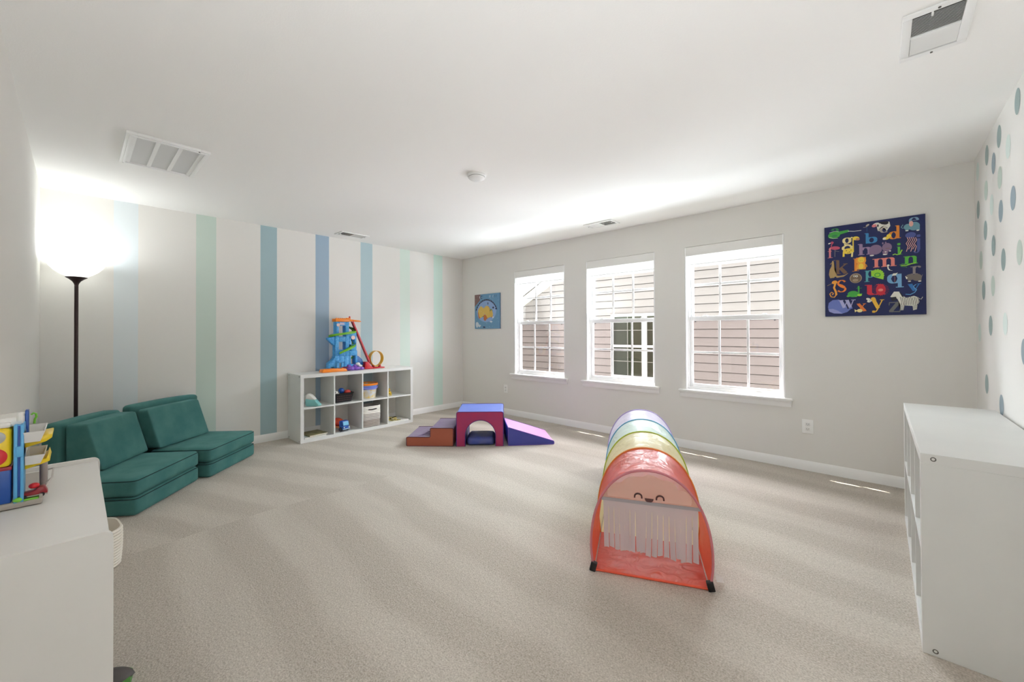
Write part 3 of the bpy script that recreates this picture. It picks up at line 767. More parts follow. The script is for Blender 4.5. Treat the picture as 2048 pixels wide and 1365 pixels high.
def wedge(label, a, b_, base_d, lean, h, z0, seed):
    a, b_ = Vector((*a, 0)), Vector((*b_, 0)); ax = (b_-a).normalized(); w_ = (b_-a).length
    back = Vector((ax.y, -ax.x, 0))
    if back.dot(Vector((-1, -1, 0))) < 0: back = -back
    # after the z rotation local +y points along back when ax x back = +z, else flip
    ang = math.atan2(ax.y, ax.x); ly = Vector((-math.sin(ang), math.cos(ang), 0)); s = 1 if ly.dot(back) > 0 else -1
    def fn(p, q):
        k = p.z/h; y = p.y*s+base_d/2            # 0 = front, base_d = back
        f0 = lean*k; p.y = s*(f0+(y/base_d)*(base_d-f0)-base_d/2); return p
    bm = softbox(w_, base_d, h, .016, 16, .004, .0015, seed, fn)
    o = obj('wedge_cushion', bm, M_teal, None, ang=60); o.location = (a+b_)/2+back*base_d/2+Vector((0, 0, z0)); o.rotation_euler = (0, 0, ang)
    tag(o, label, 'cushion', 'teal wedge cushions resting on the seat mats')
wedge('teal wedge cushion on the left seat mat, nearest the organiser', (1.108, -4.288), (.686, -4.007), .225, .095, .335, .2655, 4)
wedge('teal wedge cushion on the right seat mat, in front of the right back panel', (.685, -3.933), (.311, -3.526), .20, .115, .330, .2655, 9)

# ================================================================ FOAM CLIMBING SET
def foam_frame(fl, fr):
    fl, fr = Vector((*fl, 0)), Vector((*fr, 0)); ax = (fr-fl).normalized()
    return fl, math.atan2(ax.y, ax.x), (fr-fl).length       # local +y points away from the camera
def edge_piping(poly, y0, y1, m, parent, rad=.004):
    bm = new(); tube(bm, [(x, y0, z) for x, z in poly], rad, 6, closed=True); tube(bm, [(x, y1, z) for x, z in poly], rad, 6, closed=True); return obj('piping', bm, m, parent)
def rpoly(pts, r=.018, n=4):
    out = []; N_ = len(pts)
    for i in range(N_):
        p, a, c = Vector(pts[i]), Vector(pts[i-1]), Vector(pts[(i+1) % N_]); u_, v_ = (a-p).normalized(), (c-p).normalized()
        rr = min(r, (a-p).length*.45, (c-p).length*.45); s, e = p+u_*rr, p+v_*rr
        for k in range(n+1):
            t_ = k/n; q = s*(1-t_)**2+p*2*t_*(1-t_)+e*t_**2; out.append((q.x, q.y))
    return out
def leather(n, c, w=None): return mat(n, c, .42, bump=(30, .002, .5), spec=.4, mottle=(9, w or c, .5))
D = .50
# steps
o_, rz, ln = foam_frame((1.371, -1.971), (1.764, -1.637))
t = thing('foam_steps', 'low two-step foam block with rust-brown side and purple-grey top, left of the arch', 'foam block', o_, rz)
pf = rpoly([(0, .002), (ln, .002), (ln, .198), (ln*.51, .198), (ln*.51, .099), (0, .099)], .014)
def body(name, pf, y0, y1, mf, mt, parent, split):
    bm = new(); prism(bm, pf, y0, y1, 'y', 0); bm.normal_update()
    for f in bm.faces:
        if abs(f.normal.y) < .5 and split(f): f.material_index = 1
    return obj(name, bm, [mf, mt], parent, ang=50)
Mrust = leather('rust_foam_cover', (170, 92, 70)); Mpg = leather('purple_grey_cover', (128, 108, 140), (146, 140, 156))
s = body('steps_body', pf, 0, D, Mrust, Mpg, t, lambda f: f.normal.z > .4 or f.normal.x < -.5 and f.calc_center_median().x > .1)
edge_piping(pf, 0, D, mat('maroon_piping', (88, 34, 52), .5), s)
bm = new()
for k in range(5): tube(bm, [(.10+.02*k, .06+.06*k, .0975), (.17+.012*k, .10+.065*k, .104), (ln*.5, .10+.07*k, .0985)], [.002, .007, .002], 6, flatz=.6)
obj('cover_crease', bm, Mpg, t, ang=80)
# arch
o_, rz, ln = foam_frame((1.796, -1.617), (2.165, -1.265))
t = thing('foam_arch', 'square foam arch with magenta front and blue top, middle of the climbing set', 'foam block', o_, rz)
ro, cx, zc, hz = .166, ln*.51, .120, .376
M_mag = leather('magenta_cover', (168, 44, 88), (150, 48, 100)); M_bt = leather('blue_top_cover', (98, 120, 196), (116, 130, 208)); M_pp = mat('purple_piping', (82, 40, 120), .5)
outer = rpoly([(0, .002), (0, hz), (ln, hz), (ln, .002)], .022)
outer = [(0, .002)]+[p for p in outer if p[1] > .1]+[(ln, .002)]
arc = [(cx+ro*math.cos(a), zc+ro*math.sin(a)) for a in [i*PI/20 for i in range(21)]]
poly = outer+[(cx+ro, .002)]+arc+[(cx-ro, .002)]
bm = new(); prism(bm, poly, 0, D, 'y', 0)
big = [f for f in bm.faces if len(f.verts) > 8]; bmesh.ops.triangulate(bm, faces=big); bm.normal_update()
for f in bm.faces:
    c = f.calc_center_median(); inside = math.hypot(c.x-cx, max(0, c.z-zc)) < ro+.004 and abs(c.x-cx) < ro+.004
    if abs(f.normal.y) < .5: f.material_index = 1 if not inside else 2
s = obj('arch_body', bm, [M_mag, M_bt, leather('indigo_cover', (70, 72, 150))], t, ang=50)
bm = new()
for yy in (0, D):
    tube(bm, [(x, yy, z) for x, z in outer], .004, 6); tube(bm, [(cx+ro, yy, .002)]+[(x, yy, z) for x, z in arc]+[(cx-ro, yy, .002)] if 0 else [(cx+ro, yy, .003)]+[(x, yy, z) for x, z in arc]+[(cx-ro, yy, .003)], .004, 6)
obj('piping', bm, M_pp, s)
# half-round block lying under the arch
def inr(p, q): 
    return p
bm = softbox((.300), .34, .085, .035, 14, .012, .006, 12); o = obj('foam_cushion', bm, leather('blue_grey_cover', (70, 84, 160), (104, 100, 128)), None, ang=60)
o.location = Vector(o_)+Vector((math.cos(rz)*cx-math.sin(rz)*.20, math.sin(rz)*cx+math.cos(rz)*.20, .001)); o.rotation_euler = (0, 0, rz)
tag(o, 'low rounded blue-grey foam cushion lying inside the magenta arch', 'foam block')
# ramp
o_, rz, ln = foam_frame((2.195, -1.220), (2.530, -.834))
t = thing('foam_ramp', 'foam wedge ramp with indigo side and pink sloping top, right of the arch', 'foam block', o_, rz)
pf = rpoly([(0, .002), (ln, .002), (ln, .036), (0, .202)], .012)
s = body('ramp_body', pf, 0, D, leather('indigo_side_cover', (62, 68, 150), (74, 74, 156)), leather('pink_cover', (224, 164, 214), (214, 150, 204)), t, lambda f: f.normal.z > .4)
edge_piping(pf, 0, D, mat('violet_piping', (104, 66, 160), .5), s)

# ================================================================ PLAY TUNNEL
A0, B0 = Vector((4.091, -2.591, 0)), Vector((4.594, -2.359, 0)); ax = (B0-A0).normalized(); mid = (A0+B0)/2
t = thing('play_tunnel', 'pop-up rainbow crawl tunnel with a smiling cloud face and fringed doorway', 'play tunnel', mid, math.atan2(ax.y, ax.x))
TW = .277
def hoopx(a):     # a in 0..1 over the arch from left foot to right foot -> (x, z)
    th = PI*a; c_, s_ = math.cos(th), math.sin(th)
    zc, zr, xr = .13, .415, .289
    if s_ < 0: s_ = 0
    z = zc+zr*s_**.93; x = -xr*math.copysign(abs(c_)**.92, c_)
    return x, z
def arch_pts(n=36):
    P = [(-TW, .004), (-TW-.005, .05), (-TW-.010, .09)]+[hoopx(i/n) for i in range(n+1)]+[(TW+.010, .09), (TW+.005, .05), (TW, .004)]
    return P
AP = arch_pts(); SP = .41; shift = [0, .004, .010, .022, .038]
def SO(k, t_=0): return -(shift[k]*(1-t_)+shift[min(k+1, 4)]*t_)
hoops = [((196, 118, 126), 'rose'), ((226, 132, 58), 'orange'), ((172, 186, 52), 'lime green'), ((96, 168, 204), 'sky blue'), ((176, 160, 212), 'lavender')]
for k, (c, nm) in enumerate(hoops):
    bm = new(); tube(bm, [(x+SO(k), k*SP, z) for x, z in AP], .0062, 8); h_ = obj('hoop', bm, mat('hoop_'+nm.replace(' ', '_'), c, .5), t); h_['label'] = nm+' piped hoop'
fab = [((230, 84, 58), (250, 82, 36), 'coral red'), ((248, 238, 190), (252, 242, 196), 'pale yellow'), ((224, 242, 232), (230, 246, 236), 'pale green'), ((230, 224, 244), (234, 230, 248), 'pale lavender')]
nP = len(AP)-1
def ai(u_):
    f = u_*nP; i = min(int(f), nP-1); g = f-i; a, b_ = AP[i], AP[i+1]; return a[0]+(b_[0]-a[0])*g, a[1]+(b_[1]-a[1])*g
for k, (c, c2, nm) in enumerate(fab):
    def fn(u_, v_, k=k):
        x, z = ai(u_); sag = .020*math.sin(PI*v_)*(1 if z > .1 else z/.1); r_ = noise.noise(Vector((u_*11, v_*5, k*7.3)))*.011*math.sin(PI*v_)*min(1, z/.1)
        n_ = Vector((x, 0, max(z-.1, 0))); n_ = n_.normalized() if n_.length > 0 else Vector((1, 0, 0)); q = Vector((x, 0, z))-n_*(sag+r_)
        return (q.x+SO(k, v_), k*SP+v_*SP, q.z)
    bm = new(); grid(bm, fn, 72, 26); f_ = obj('tunnel_fabric', bm, cloth('tunnel_'+nm.replace(' ', '_'), c, (.06 if k == 0 else .14), .5, c2, gloss=.2 if k == 0 else .12, bump=(14, .008)), t, ang=90); f_['label'] = nm+' fabric section'
    def fl_(u_, v_, k=k): return ((u_*2-1)*(TW-.006)+SO(k, v_), k*SP+v_*SP, .005+.010*abs(noise.noise(Vector((u_*6+k, v_*7, 2))))*min(1, 8*u_*(1-u_)*2))
    bm = new(); grid(bm, fl_, 30, 22); f_ = obj('floor_fabric', bm, cloth('tunnel_floor_'+nm.replace(' ', '_'), c if k else (220, 82, 54), 0, .1, c2, bump=(12, .012)), t, ang=90)
# hem bars along the ground
bm = new(); tube(bm, [(-TW, 0, .006), (TW, 0, .006)], .006, 8); obj('front_hem', bm, mat('coral_hem', (224, 88, 60), .6), t)
# inner side return strips beside the doorway (coral)
# cloud face panel: from the seam at z = .385 up to the hoop
ZS = .385; n = 40
top = [p for p in AP if p[1] > ZS+.004]
xs = max(p[0] for p in top)
bm = new(); V = [bm.verts.new((-xs-.012, .004, ZS))]+[bm.verts.new((x*.985, .004, ZS+(z-ZS)*.985)) for x, z in top]+[bm.verts.new((xs+.012, .004, ZS))]
bm.faces.new(V); bmesh.ops.triangulate(bm, faces=bm.faces[:])
fp = obj('face_panel', bm, cloth('peach_mesh', (238, 196, 176), .12, .55, (250, 206, 184)), t, smooth=False)
bm = new(); cl = []
for cx_, cz_, rr, a0, a1 in ((-.150, .415, .055, 200, 95), (-.075, .462, .050, 165, 70), (.005, .470, .056, 150, 30), (.085, .455, .050, 110, 10), (.150, .415, .048, 80, -25)):
    for k in range(7):
        a = math.radians(a0+(a1-a0)*k/6); cl.append((cx_+rr*math.cos(a), max(ZS+.003, cz_+rr*math.sin(a))))
V = [bm.verts.new((x, .0015, z)) for x, z in cl]; f = bm.faces.new(V); bmesh.ops.triangulate(bm, faces=[f]); 
obj('cloud', bm, cloth('cloud_white', (250, 222, 208), .05, .5, (255, 226, 210)), fp, smooth=False)
M_face = flat((84, 50, 48))
for ex in (-.052, .052):
    bm = new(); tube(bm, [(ex+.017*math.cos(a), -.001, .412+.014*math.sin(a)) for a in [i*PI/10 for i in range(11)]]+[], .0042, 6, flatz=1); tube(bm, [(ex-.017, -.001, .412), (ex-.0175, -.001, .404)], .0042, 6); tube(bm, [(ex+.017, -.001, .412), (ex+.0175, -.001, .404)], .0042, 6)
    obj('eye', bm, M_face, fp)
bm = new(); P = [(-.021, .406), (.021, .406)]+[(.021*math.cos(a), .404-.017*math.sin(a)) for a in [i*PI/10 for i in range(0, 11)]]
prism(bm, P, -.002, .0005, 'y'); obj('mouth', bm, M_face, fp, smooth=False)
# fringe curtain
M_cur = cloth('curtain_white', (214, 206, 212), .04, .35, (226, 216, 220)); HW = .225
bm = new(); box(bm, -HW-.01, HW+.012, -.002, .001, ZS-.012, ZS+.004); obj('curtain_header', bm, cloth('header_grey', (186, 180, 186), 0, .3), t)
rng = random.Random(5); ns = 17; sw = 2*HW/ns
for i in range(ns):
    x0 = -HW+i*sw; top_z = ZS-.012; zb = .128+rng.uniform(-.010, .010)-.010*(i/ns); a = rng.uniform(-.006, .006); slit = rng.choice((.02, .05, .09, .12))
    def fn(u_, v_, x0=x0, zb=zb, a=a, slit=slit, i=i):
        z = top_z+(zb-top_z)*v_; g = .0008 if (top_z-z) > slit else -.0003
        return (x0+g+(sw-2*g)*u_+a*v_*v_, .0005+.006*v_*math.sin(u_*3+i*1.7)+.004*math.sin(i*2.3)*v_, z)
    bm = new(); grid(bm, fn, 3, 14); obj('curtain_strip', bm, M_cur, t, ang=90)
# corner anchors, white strap
for s_ in (-1, 1):
    bm = new(); box(bm, -.016, .016, -.012, .016, .001, .046, bev=.004, T=Matrix.Translation((s_*(TW+.006), -.004, 0)) @ Matrix.Rotation(s_*-.25, 4, 'Y')); obj('corner_patch', bm, flat((26, 24, 26)), t)
def fn(u_, v_): return (TW+.02+.035*u_+.02*v_, .03+.05*v_, .075*(1-v_)*(1-u_*.3)+.002)
bm = new(); grid(bm, fn, 4, 6); obj('loose_flap', bm, cloth('white_flap', (236, 234, 230), .35, .4), t, ang=90)

# ================================================================ TOYS ON AND IN THE CUBE SHELF
def plastic(n, c, mottle=None): return mat(n, c, .35, spec=.5, mottle=mottle)
P_blue = plastic('sky_blue_plastic', (52, 142, 214), (60, (96, 186, 240), .8)); P_or = plastic('orange_plastic', (244, 138, 34)); P_gr = plastic('green_plastic', (112, 184, 34)); P_dg = plastic('dark_green_plastic', (40, 118, 44))
P_red = plastic('red_plastic', (206, 34, 44)); P_yl = plastic('yellow_plastic', (236, 184, 18)); P_pu = plastic('purple_plastic', (120, 72, 178), (30, (150, 96, 204), .7)); P_wh = plastic('white_plastic', (238, 236, 230)); P_db = plastic('deep_blue_plastic', (24, 78, 160))
# racing tower: local frame x = world -y flipped -> use (Y, Z) from the front with depth along world x
t = thing('race_tower_toy', 'blue toy racing tower with green spiral ramps and red slide on the cube shelf', 'toy', (.20, -2.11, .77))
def yz(pts, x0, x1, m, name, parent=t, bev=.004):     # outline in (world y, world z), extruded along x about the thing's centre
    bm = new(); prism(bm, [(y+2.11, z-.77) for y, z in pts], x0, x1, 'x', bev=bev); return obj(name, bm, m, parent, ang=40)
# tower body: one plate with a lift shaft, two portholes, flared arms and an arched foot
def holes_plate():
    bm = new(); 
    R_ = lambda y0, y1, z0, z1, x0=-.045, x1=.045: box(bm, x0, x1, y0+2.11, y1+2.11, z0-.77, z1-.77, bev=.003)
    R_(-2.245, -2.212, 1.24, 1.385); R_(-2.128, -2.083, 1.24, 1.385); R_(-2.212, -2.128, 1.335, 1.385)        # upper block round the shaft
    R_(-2.256, -2.212, .955, 1.24); R_(-2.212, -2.128, 1.135, 1.20); R_(-2.128, -2.083, .955, 1.24); R_(-2.212, -2.128, .955, 1.035)
    R_(-2.083, -1.985, 1.20, 1.255); R_(-2.083, -2.055, 1.02, 1.20); R_(-2.083, -1.985, 1.02, 1.10); R_(-2.010, -1.985, 1.10, 1.20)
    R_(-2.262, -2.205, .775, .955); R_(-2.145, -2.083, .775, .955); R_(-2.205, -2.145, .885, .955); R_(-2.083, -1.975, .955, 1.02)
    R_(-2.083, -1.975, .775, .845); R_(-2.083, -2.060, .845, .955); R_(-2.000, -1.975, .845, .955)
    return bm
obj('tower_body', holes_plate(), P_blue, t, ang=30)
yz([(-2.250, 1.205), (-2.345, 1.185), (-2.340, 1.165), (-2.300, 1.120), (-2.262, 1.085), (-2.250, 1.10)], -.03, .03, P_blue, 'flared_arm')
yz([(-2.250, .955), (-2.290, .905), (-2.335, .870), (-2.342, .775), (-2.322, .775), (-2.316, .825), (-2.270, .825), (-2.262, .775), (-2.250, .775)], -.045, .045, P_blue, 'foot_arch')
yz([(-1.985, .93), (-1.935, .945), (-1.885, .90), (-1.862, .84), (-1.90, .80), (-1.985, .79)], -.05, -.005, plastic('navy_blue_plastic', (28, 92, 170), (40, (70, 140, 200), .6)), 'rock_wing')
for y, z, r_ in ((-2.222, 1.345, .020), (-2.032, 1.185, .026)):
    bm = new(); prism(bm, [(y+2.11+r_*math.cos(a), z-.77+r_*math.sin(a)) for a in [i*PI/10 for i in range(20)]], .046, .051, 'x'); obj('sticker_badge', bm, plastic('badge_pink', (238, 206, 196)), t)
bm = new(); box(bm, .046, .049, -.105+.01, -.035, .575, .605); obj('sticker_sign', bm, plastic('sign_lilac', (196, 190, 214)), t)
bm = new(); box(bm, -.060, .060, -.147, .03, .615, .655, bev=.008)
for k in range(6): sphere(bm, (.035, -.13+.025*k, .655), (.014, .011, .009), n=10, m=6)
obj('top_platform', bm, P_or, t)
bm = new(); prism(bm, [(.03, .625), (.03, .650), (.165, .636), (.190, .624), (.190, .617)], -.035, .045, 'x', bev=.003); box(bm, -.02, .02, .010, .062, .652, .668, bev=.004); obj('launch_deck', bm, P_or, t)
bm = new(); sphere(bm, (0, .055, .678), .011); obj('release_knob', bm, P_red, t)
def ramp(pts, wd, m, name, lip=.022):
    bm = new(); P = [Vector(p) for p in pts]; rings = []
    for i, p in enumerate(P):
        tg = (P[min(i+1, len(P)-1)]-P[max(i-1, 0)]).normalized(); s_ = tg.cross(Vector((0, 0, 1))).normalized()*wd/2; u_ = Vector((0, 0, 1))
        rings.append([p-s_-u_*.004, p+s_-u_*.004, p+s_+u_*lip, p+s_*.86+u_*lip, p+s_*.84, p-s_*.84, p-s_*.86+u_*lip, p-s_+u_*lip])
    loft(bm, rings); bmesh.ops.recalc_face_normals(bm, faces=bm.faces); return obj(name, bm, m, t, ang=50)
def arcpts(c, r_, a0, a1, z0, z1, n=16, ry=None): return [(c[0]+r_*math.cos(math.radians(a0+(a1-a0)*i/n)), c[1]+(ry or r_)*math.sin(math.radians(a0+(a1-a0)*i/n)), z0+(z1-z0)*i/n) for i in range(n+1)]
ramp(arcpts((-.01, -.03), .085, 110, -95, .50, .425, 20, .155), .040, P_gr, 'spiral_ramp')
ramp(arcpts((-.03, .055), .06, 200, 60, .56, .50, 10, .060), .036, P_dg, 'spiral_ramp')
ramp(arcpts((.01, -.01), .080, 95, -50, .345, .215, 18, .115), .040, P_gr, 'spiral_ramp')
ramp(arcpts((-.03, .06), .05, 180, 70, .415, .35, 10, .055), .036, P_dg, 'spiral_ramp')
ramp(arcpts((-.03, .05), .05, -60, 60, .13, .16, 10, .045), .034, P_dg, 'spiral_ramp')
ramp([(.02, .075+.235*i/10, .615-.54*i/10) for i in range(11)], .05, P_red, 'slide_track', .034)
bm = new(); box(bm, -.045, .060, .232, .345, .001, .020, bev=.004); box(bm, -.045, .060, .345, .515, .001, .016, bev=.004); prism(bm, [(.235, .018), (.245, .095), (.285, .095), (.33, .03), (.36, .018)], -.02, .05, 'x', bev=.004)
box(bm, -.02, .03, .365, .385, .014, .045, bev=.003); box(bm, -.02, .03, .455, .475, .014, .045, bev=.003); obj('slide_base', bm, P_red, t)
bm = new(); n = 40; rings = []
for i in range(n+1):
    a = 2*PI*i/n-PI/2; cx_ = -.012+.034*i/n; co, si = math.cos(a), math.sin(a)
    rings.append([(cx_-.036, .415+.098*co, .130+.104*si), (cx_+.036, .415+.098*co, .130+.104*si), (cx_+.036, .415+.094*co, .130+.100*si), (cx_-.036, .415+.094*co, .130+.100*si)])
loft(bm, rings); bmesh.ops.recalc_face_normals(bm, faces=bm.faces); obj('loop_track', bm, P_yl, t, ang=50)
bm = new()
for c, r_ in (((.045, .04, .022), (.055, .060, .030)), ((.05, .12, .020), (.055, .065, .026)), ((.04, .18, .016), (.05, .050, .020)), ((.05, .02, .045), (.035, .03, .028)), ((.05, .10, .045), (.03, .028, .026))):
    sphere(bm, c, r_, n=12, m=8)
for v in bm.verts: v.co.z = max(.001, v.co.z+.012*noise.noise(v.co*60))
obj('rock_base', bm, P_pu, t, ang=25)
bm = new(); sphere(bm, (.06, .135, .075), (.025, .03, .022), n=12, m=8); sphere(bm, (.06, .165, .050), (.02, .025, .018), n=12, m=8); obj('snow_cap', bm, P_wh, t)
bm = new(); prism(bm, [(-.335, .001), (-.325, .038), (-.20, .040), (-.045, .034), (-.030, .001)], .02, .125, 'x', bev=.004)
for k in range(5): sphere(bm, (.10, -.29+.05*k, .038), (.014, .016, .007), n=10, m=6)
obj('exit_ramp', bm, P_or, t)
bm = new(); box(bm, .03, .055, -.075, -.045, .001, .115, bev=.003); box(bm, .03, .055, -.135, -.105, .001, .115, bev=.003); box(bm, .03, .055, -.135, -.045, .10, .125, bev=.004); obj('gate_post', bm, P_blue, t)
bm = new(); box(bm, .04, .075, -.07, .0, .036, .05, bev=.006); obj('ramp_hinge', bm, plastic('maroon_plastic', (120, 24, 50)), t)

# top row
cy, z = cell(0, 1)
t = thing('toy_iron', 'white and aqua wedge-shaped toy in the top left cube', 'toy', (.325, cy-.040, z+.001), .75)
bm = new(); prism(bm, [(-.058, .001), (.072, .001), (.078, .012), (.030, .066), (-.062, .078), (-.068, .03)], -.032, .032, 'y', bev=.009, seg=3); obj('sole', bm, plastic('aqua_plastic', (128, 192, 190)), t)
bm = new(); prism(bm, [(-.070, .050), (.036, .068), (-.012, .118), (-.040, .132), (-.058, .120)], -.028, .028, 'y', bev=.010, seg=3); obj('body', bm, P_wh, t)
bm = new(); tube(bm, [(-.062, 0, .035), (-.086, 0, .062), (-.082, 0, .10), (-.05, 0, .122)], .007, 8); obj('handle', bm, P_wh, t)
cy, z = cell(1, 1)
t = thing('toy_basket', 'black wire basket filled with small toys in the second cube of the top row', 'basket', (.26, cy-.036, z+.001))
bm = new(); Mbk = plastic('black_basket', (24, 22, 26))
def rr(hx, hy, zz, r_=.02, n=5):
    P = []
    for cx_, cy_, a0 in ((hx-r_, hy-r_, 0), (-hx+r_, hy-r_, PI/2), (-hx+r_, -hy+r_, PI), (hx-r_, -hy+r_, 1.5*PI)):
        for k in range(n+1): P.append((cx_+r_*math.cos(a0+k*PI/2/n), cy_+r_*math.sin(a0+k*PI/2/n), zz))
    return P
loft(bm, [rr(.075, .092, .001), rr(.088, .108, .088), rr(.094, .114, .098), rr(.090, .110, .100), rr(.084, .104, .088), rr(.071, .088, .005)], cap=True); obj('basket_body', bm, Mbk, t)
bm = new()
for k in range(9):
    for j in range(3): box(bm, .0795+.0042*j, .0805+.0045*j, -.075+.018*k, -.066+.018*k, .02+.022*j, .028+.022*j)
obj('weave_openings', bm, plastic('basket_gap', (96, 70, 66)), t)
def blob(name, loc, r_, m, label, cat='toy ball', group=None, T=None):
    bm = new(); sphere(bm, (0, 0, 0), r_, n=18, m=12); o = obj(name, bm, m); o.location = loc; return tag(o, label, cat, group)
bz = z
blob('toy_ball', (.285, cy-.040, bz+.135), .036, P_db, 'dark blue toy ball on top of the black basket')
blob('toy_egg', (.295, cy+.032, bz+.118), (.030, .040, .026), plastic('coral_toy', (214, 70, 60)), 'coral red rounded toy at the right of the black basket', 'toy')
blob('toy_disc', (.225, cy-.005, bz+.118), (.035, .03, .022), P_red, 'dark red toy behind the coral one in the black basket', 'toy')
t2 = thing('toy_vehicle', 'white and black toy piece at the left of the black basket', 'toy', (.295, cy-.112, bz+.104))
bm = new(); box(bm, -.03, .03, -.030, .030, 0, .034, bev=.008); obj('shell', bm, P_wh, t2); bm = new()
for k in (-1, 1): box(bm, -.031, .031, k*.018-.006, k*.018+.006, .010, .0355, bev=.002)
obj('stripe', bm, flat((30, 30, 34)), t2)
cy, z = cell(2, 1)
t = thing('toy_bucket', 'round printed toy tub with an orange rim in the third cube of the top row', 'bucket', (.24, cy-.030, z+.001))
bm = new(); lathe(bm, [(.098, .001), (.116, .150), (.118, .170), (.114, .170), (.096, .006)], 36, cap=True)
bm.normal_update()
Mpr = mat('printed_tub', (206, 210, 220), .4, mottle=(26, (226, 190, 84), .9)); Mpb = plastic('blue_band', (112, 132, 206))
for f in bm.faces:
    c = f.calc_center_median()
obj('tub_body', bm, Mpr, t)
bm = new(); lathe(bm, [(.1115, .108), (.1148, .132), (.1168, .155), (.1158, .155), (.1105, .108)], 36); obj('blue_band', bm, Mpb, t)
bm = new(); lathe(bm, [(.116, .158), (.126, .160), (.127, .176), (.122, .182), (.118, .176), (.117, .160)], 36); obj('rim', bm, P_or, t)
bm = new(); tube(bm, [(.124*math.cos(a), .124*math.sin(a), .165-.05*math.sin((a+PI/2)) if 1 else 0) for a in [(-PI/2+PI*i/16) for i in range(17)]], .005, 8); obj('handle', bm, plastic('lilac_handle', (150, 150, 224)), t)
cy, z = cell(3, 1)
t = thing('toy_giraffe', 'small yellow toy figure at the left of the top right cube', 'toy', (.31, cy-.098, z+.001))
bm = new(); sphere(bm, (0, 0, .035), (.022, .030, .020), n=12, m=8)
for a, b_ in ((-.012, -.018), (-.012, .018), (.012, -.018), (.012, .018)): tube(bm, [(a, b_, .001), (a, b_, .035)], .006, 8)
tube(bm, [(0, .0, .04), (.004, -.010, .075), (.006, -.012, .088)], [.014, .011, .012], 10); sphere(bm, (.012, -.012, .092), (.017, .011, .011), n=10, m=8); obj('body', bm, plastic('mustard_plastic', (206, 172, 40)), t)
bm = new()
for p in ((.020, .010, .04), (.021, -.01, .03), (.014, -.008, .07)): sphere(bm, p, .005, n=8, m=6)
obj('spots', bm, flat((120, 84, 30)), t)
# bottom row
cy, z = cell(0, 0)
t = thing('picture_book', 'picture book with green and brown cover lying in the bottom left cube', 'book', (.27, cy-.01, z+.016), .12)
bm = new(); box(bm, -.115, .115, -.105, .105, .0015, .0135); obj('pages', bm, flat((236, 230, 214)), t)
Mcov = mat('picture_cover', (78, 84, 46), .4, mottle=(16, (150, 140, 96), .9)); bm = new(); box(bm, -.118, .118, -.108, .108, 0, .0015, bev=0); box(bm, -.118, .118, -.108, .108, .0135, .015); box(bm, -.118, .118, -.1095, -.108, 0, .015); obj('cover', bm, Mcov, t, smooth=False)
t = thing('picture_book', 'white-edged book lying under the green picture book in the bottom left cube', 'book', (.285, cy-.035, z+.001), .02)
bm = new(); box(bm, -.105, .105, -.120, .120, .0012, .0125); obj('pages', bm, flat((240, 236, 226)), t)
bm = new(); box(bm, -.107, .107, -.122, .122, 0, .0012); box(bm, -.107, .107, -.122, .122, .0125, .0138); box(bm, -.107, .107, -.1235, -.122, 0, .0138); obj('cover', bm, flat((206, 210, 208)), t, smooth=False)
cy, z = cell(1, 0)
t = thing('toy_truck', 'toy truck with blue cab and red load in the second cube, bottom row', 'toy', (.262, cy-.045, z+.001), .25)
# truck faces local +x
bm = new(); box(bm, .035, .105, -.045, .045, .022, .058, bev=.010); prism(bm, [(.030, .050), (.098, .056), (.086, .112), (.034, .114)], -.043, .043, 'y', bev=.009); obj('cab', bm, P_db, t)
bm = new(); prism(bm, [(.0995, .064), (.0905, .102), (.0885, .102), (.096, .064)], -.034, .034, 'y'); obj('windscreen', bm, plastic('light_blue_window', (120, 188, 222)), t)
bm = new(); box(bm, .100, .110, -.046, .046, .020, .034, bev=.004); obj('bumper', bm, plastic('bumper_grey', (150, 176, 204)), t)
bm = new()
for k in (-1, 1): sphere(bm, (.106, k*.032, .044), (.006, .008, .008), n=10, m=6)
obj('headlight', bm, flat((236, 236, 228)), t)
bm = new(); box(bm, -.115, .04, -.036, .036, .030, .046, bev=.005); obj('chassis', bm, plastic('orange_chassis', (226, 140, 90)), t)
bm = new(); sphere(bm, (-.04, 0, .088), (.075, .050, .045), n=20, m=14); obj('drum', bm, plastic('red_drum', (176, 44, 40), (20, (226, 96, 50), .9)), t)
for x in (-.085, .065):
    for k in (-1, 1):
        bm = new(); T = Matrix.Translation((x, k*.044, .025)) @ Matrix.Rotation(PI/2, 4, 'X'); lathe(bm, [(.010, -.011), (.020, -.011), (.024, -.006), (.024, .006), (.020, .011), (.010, .011)], 20, 0, T, cap=True); obj('wheel', bm, flat((30, 34, 48)), t)
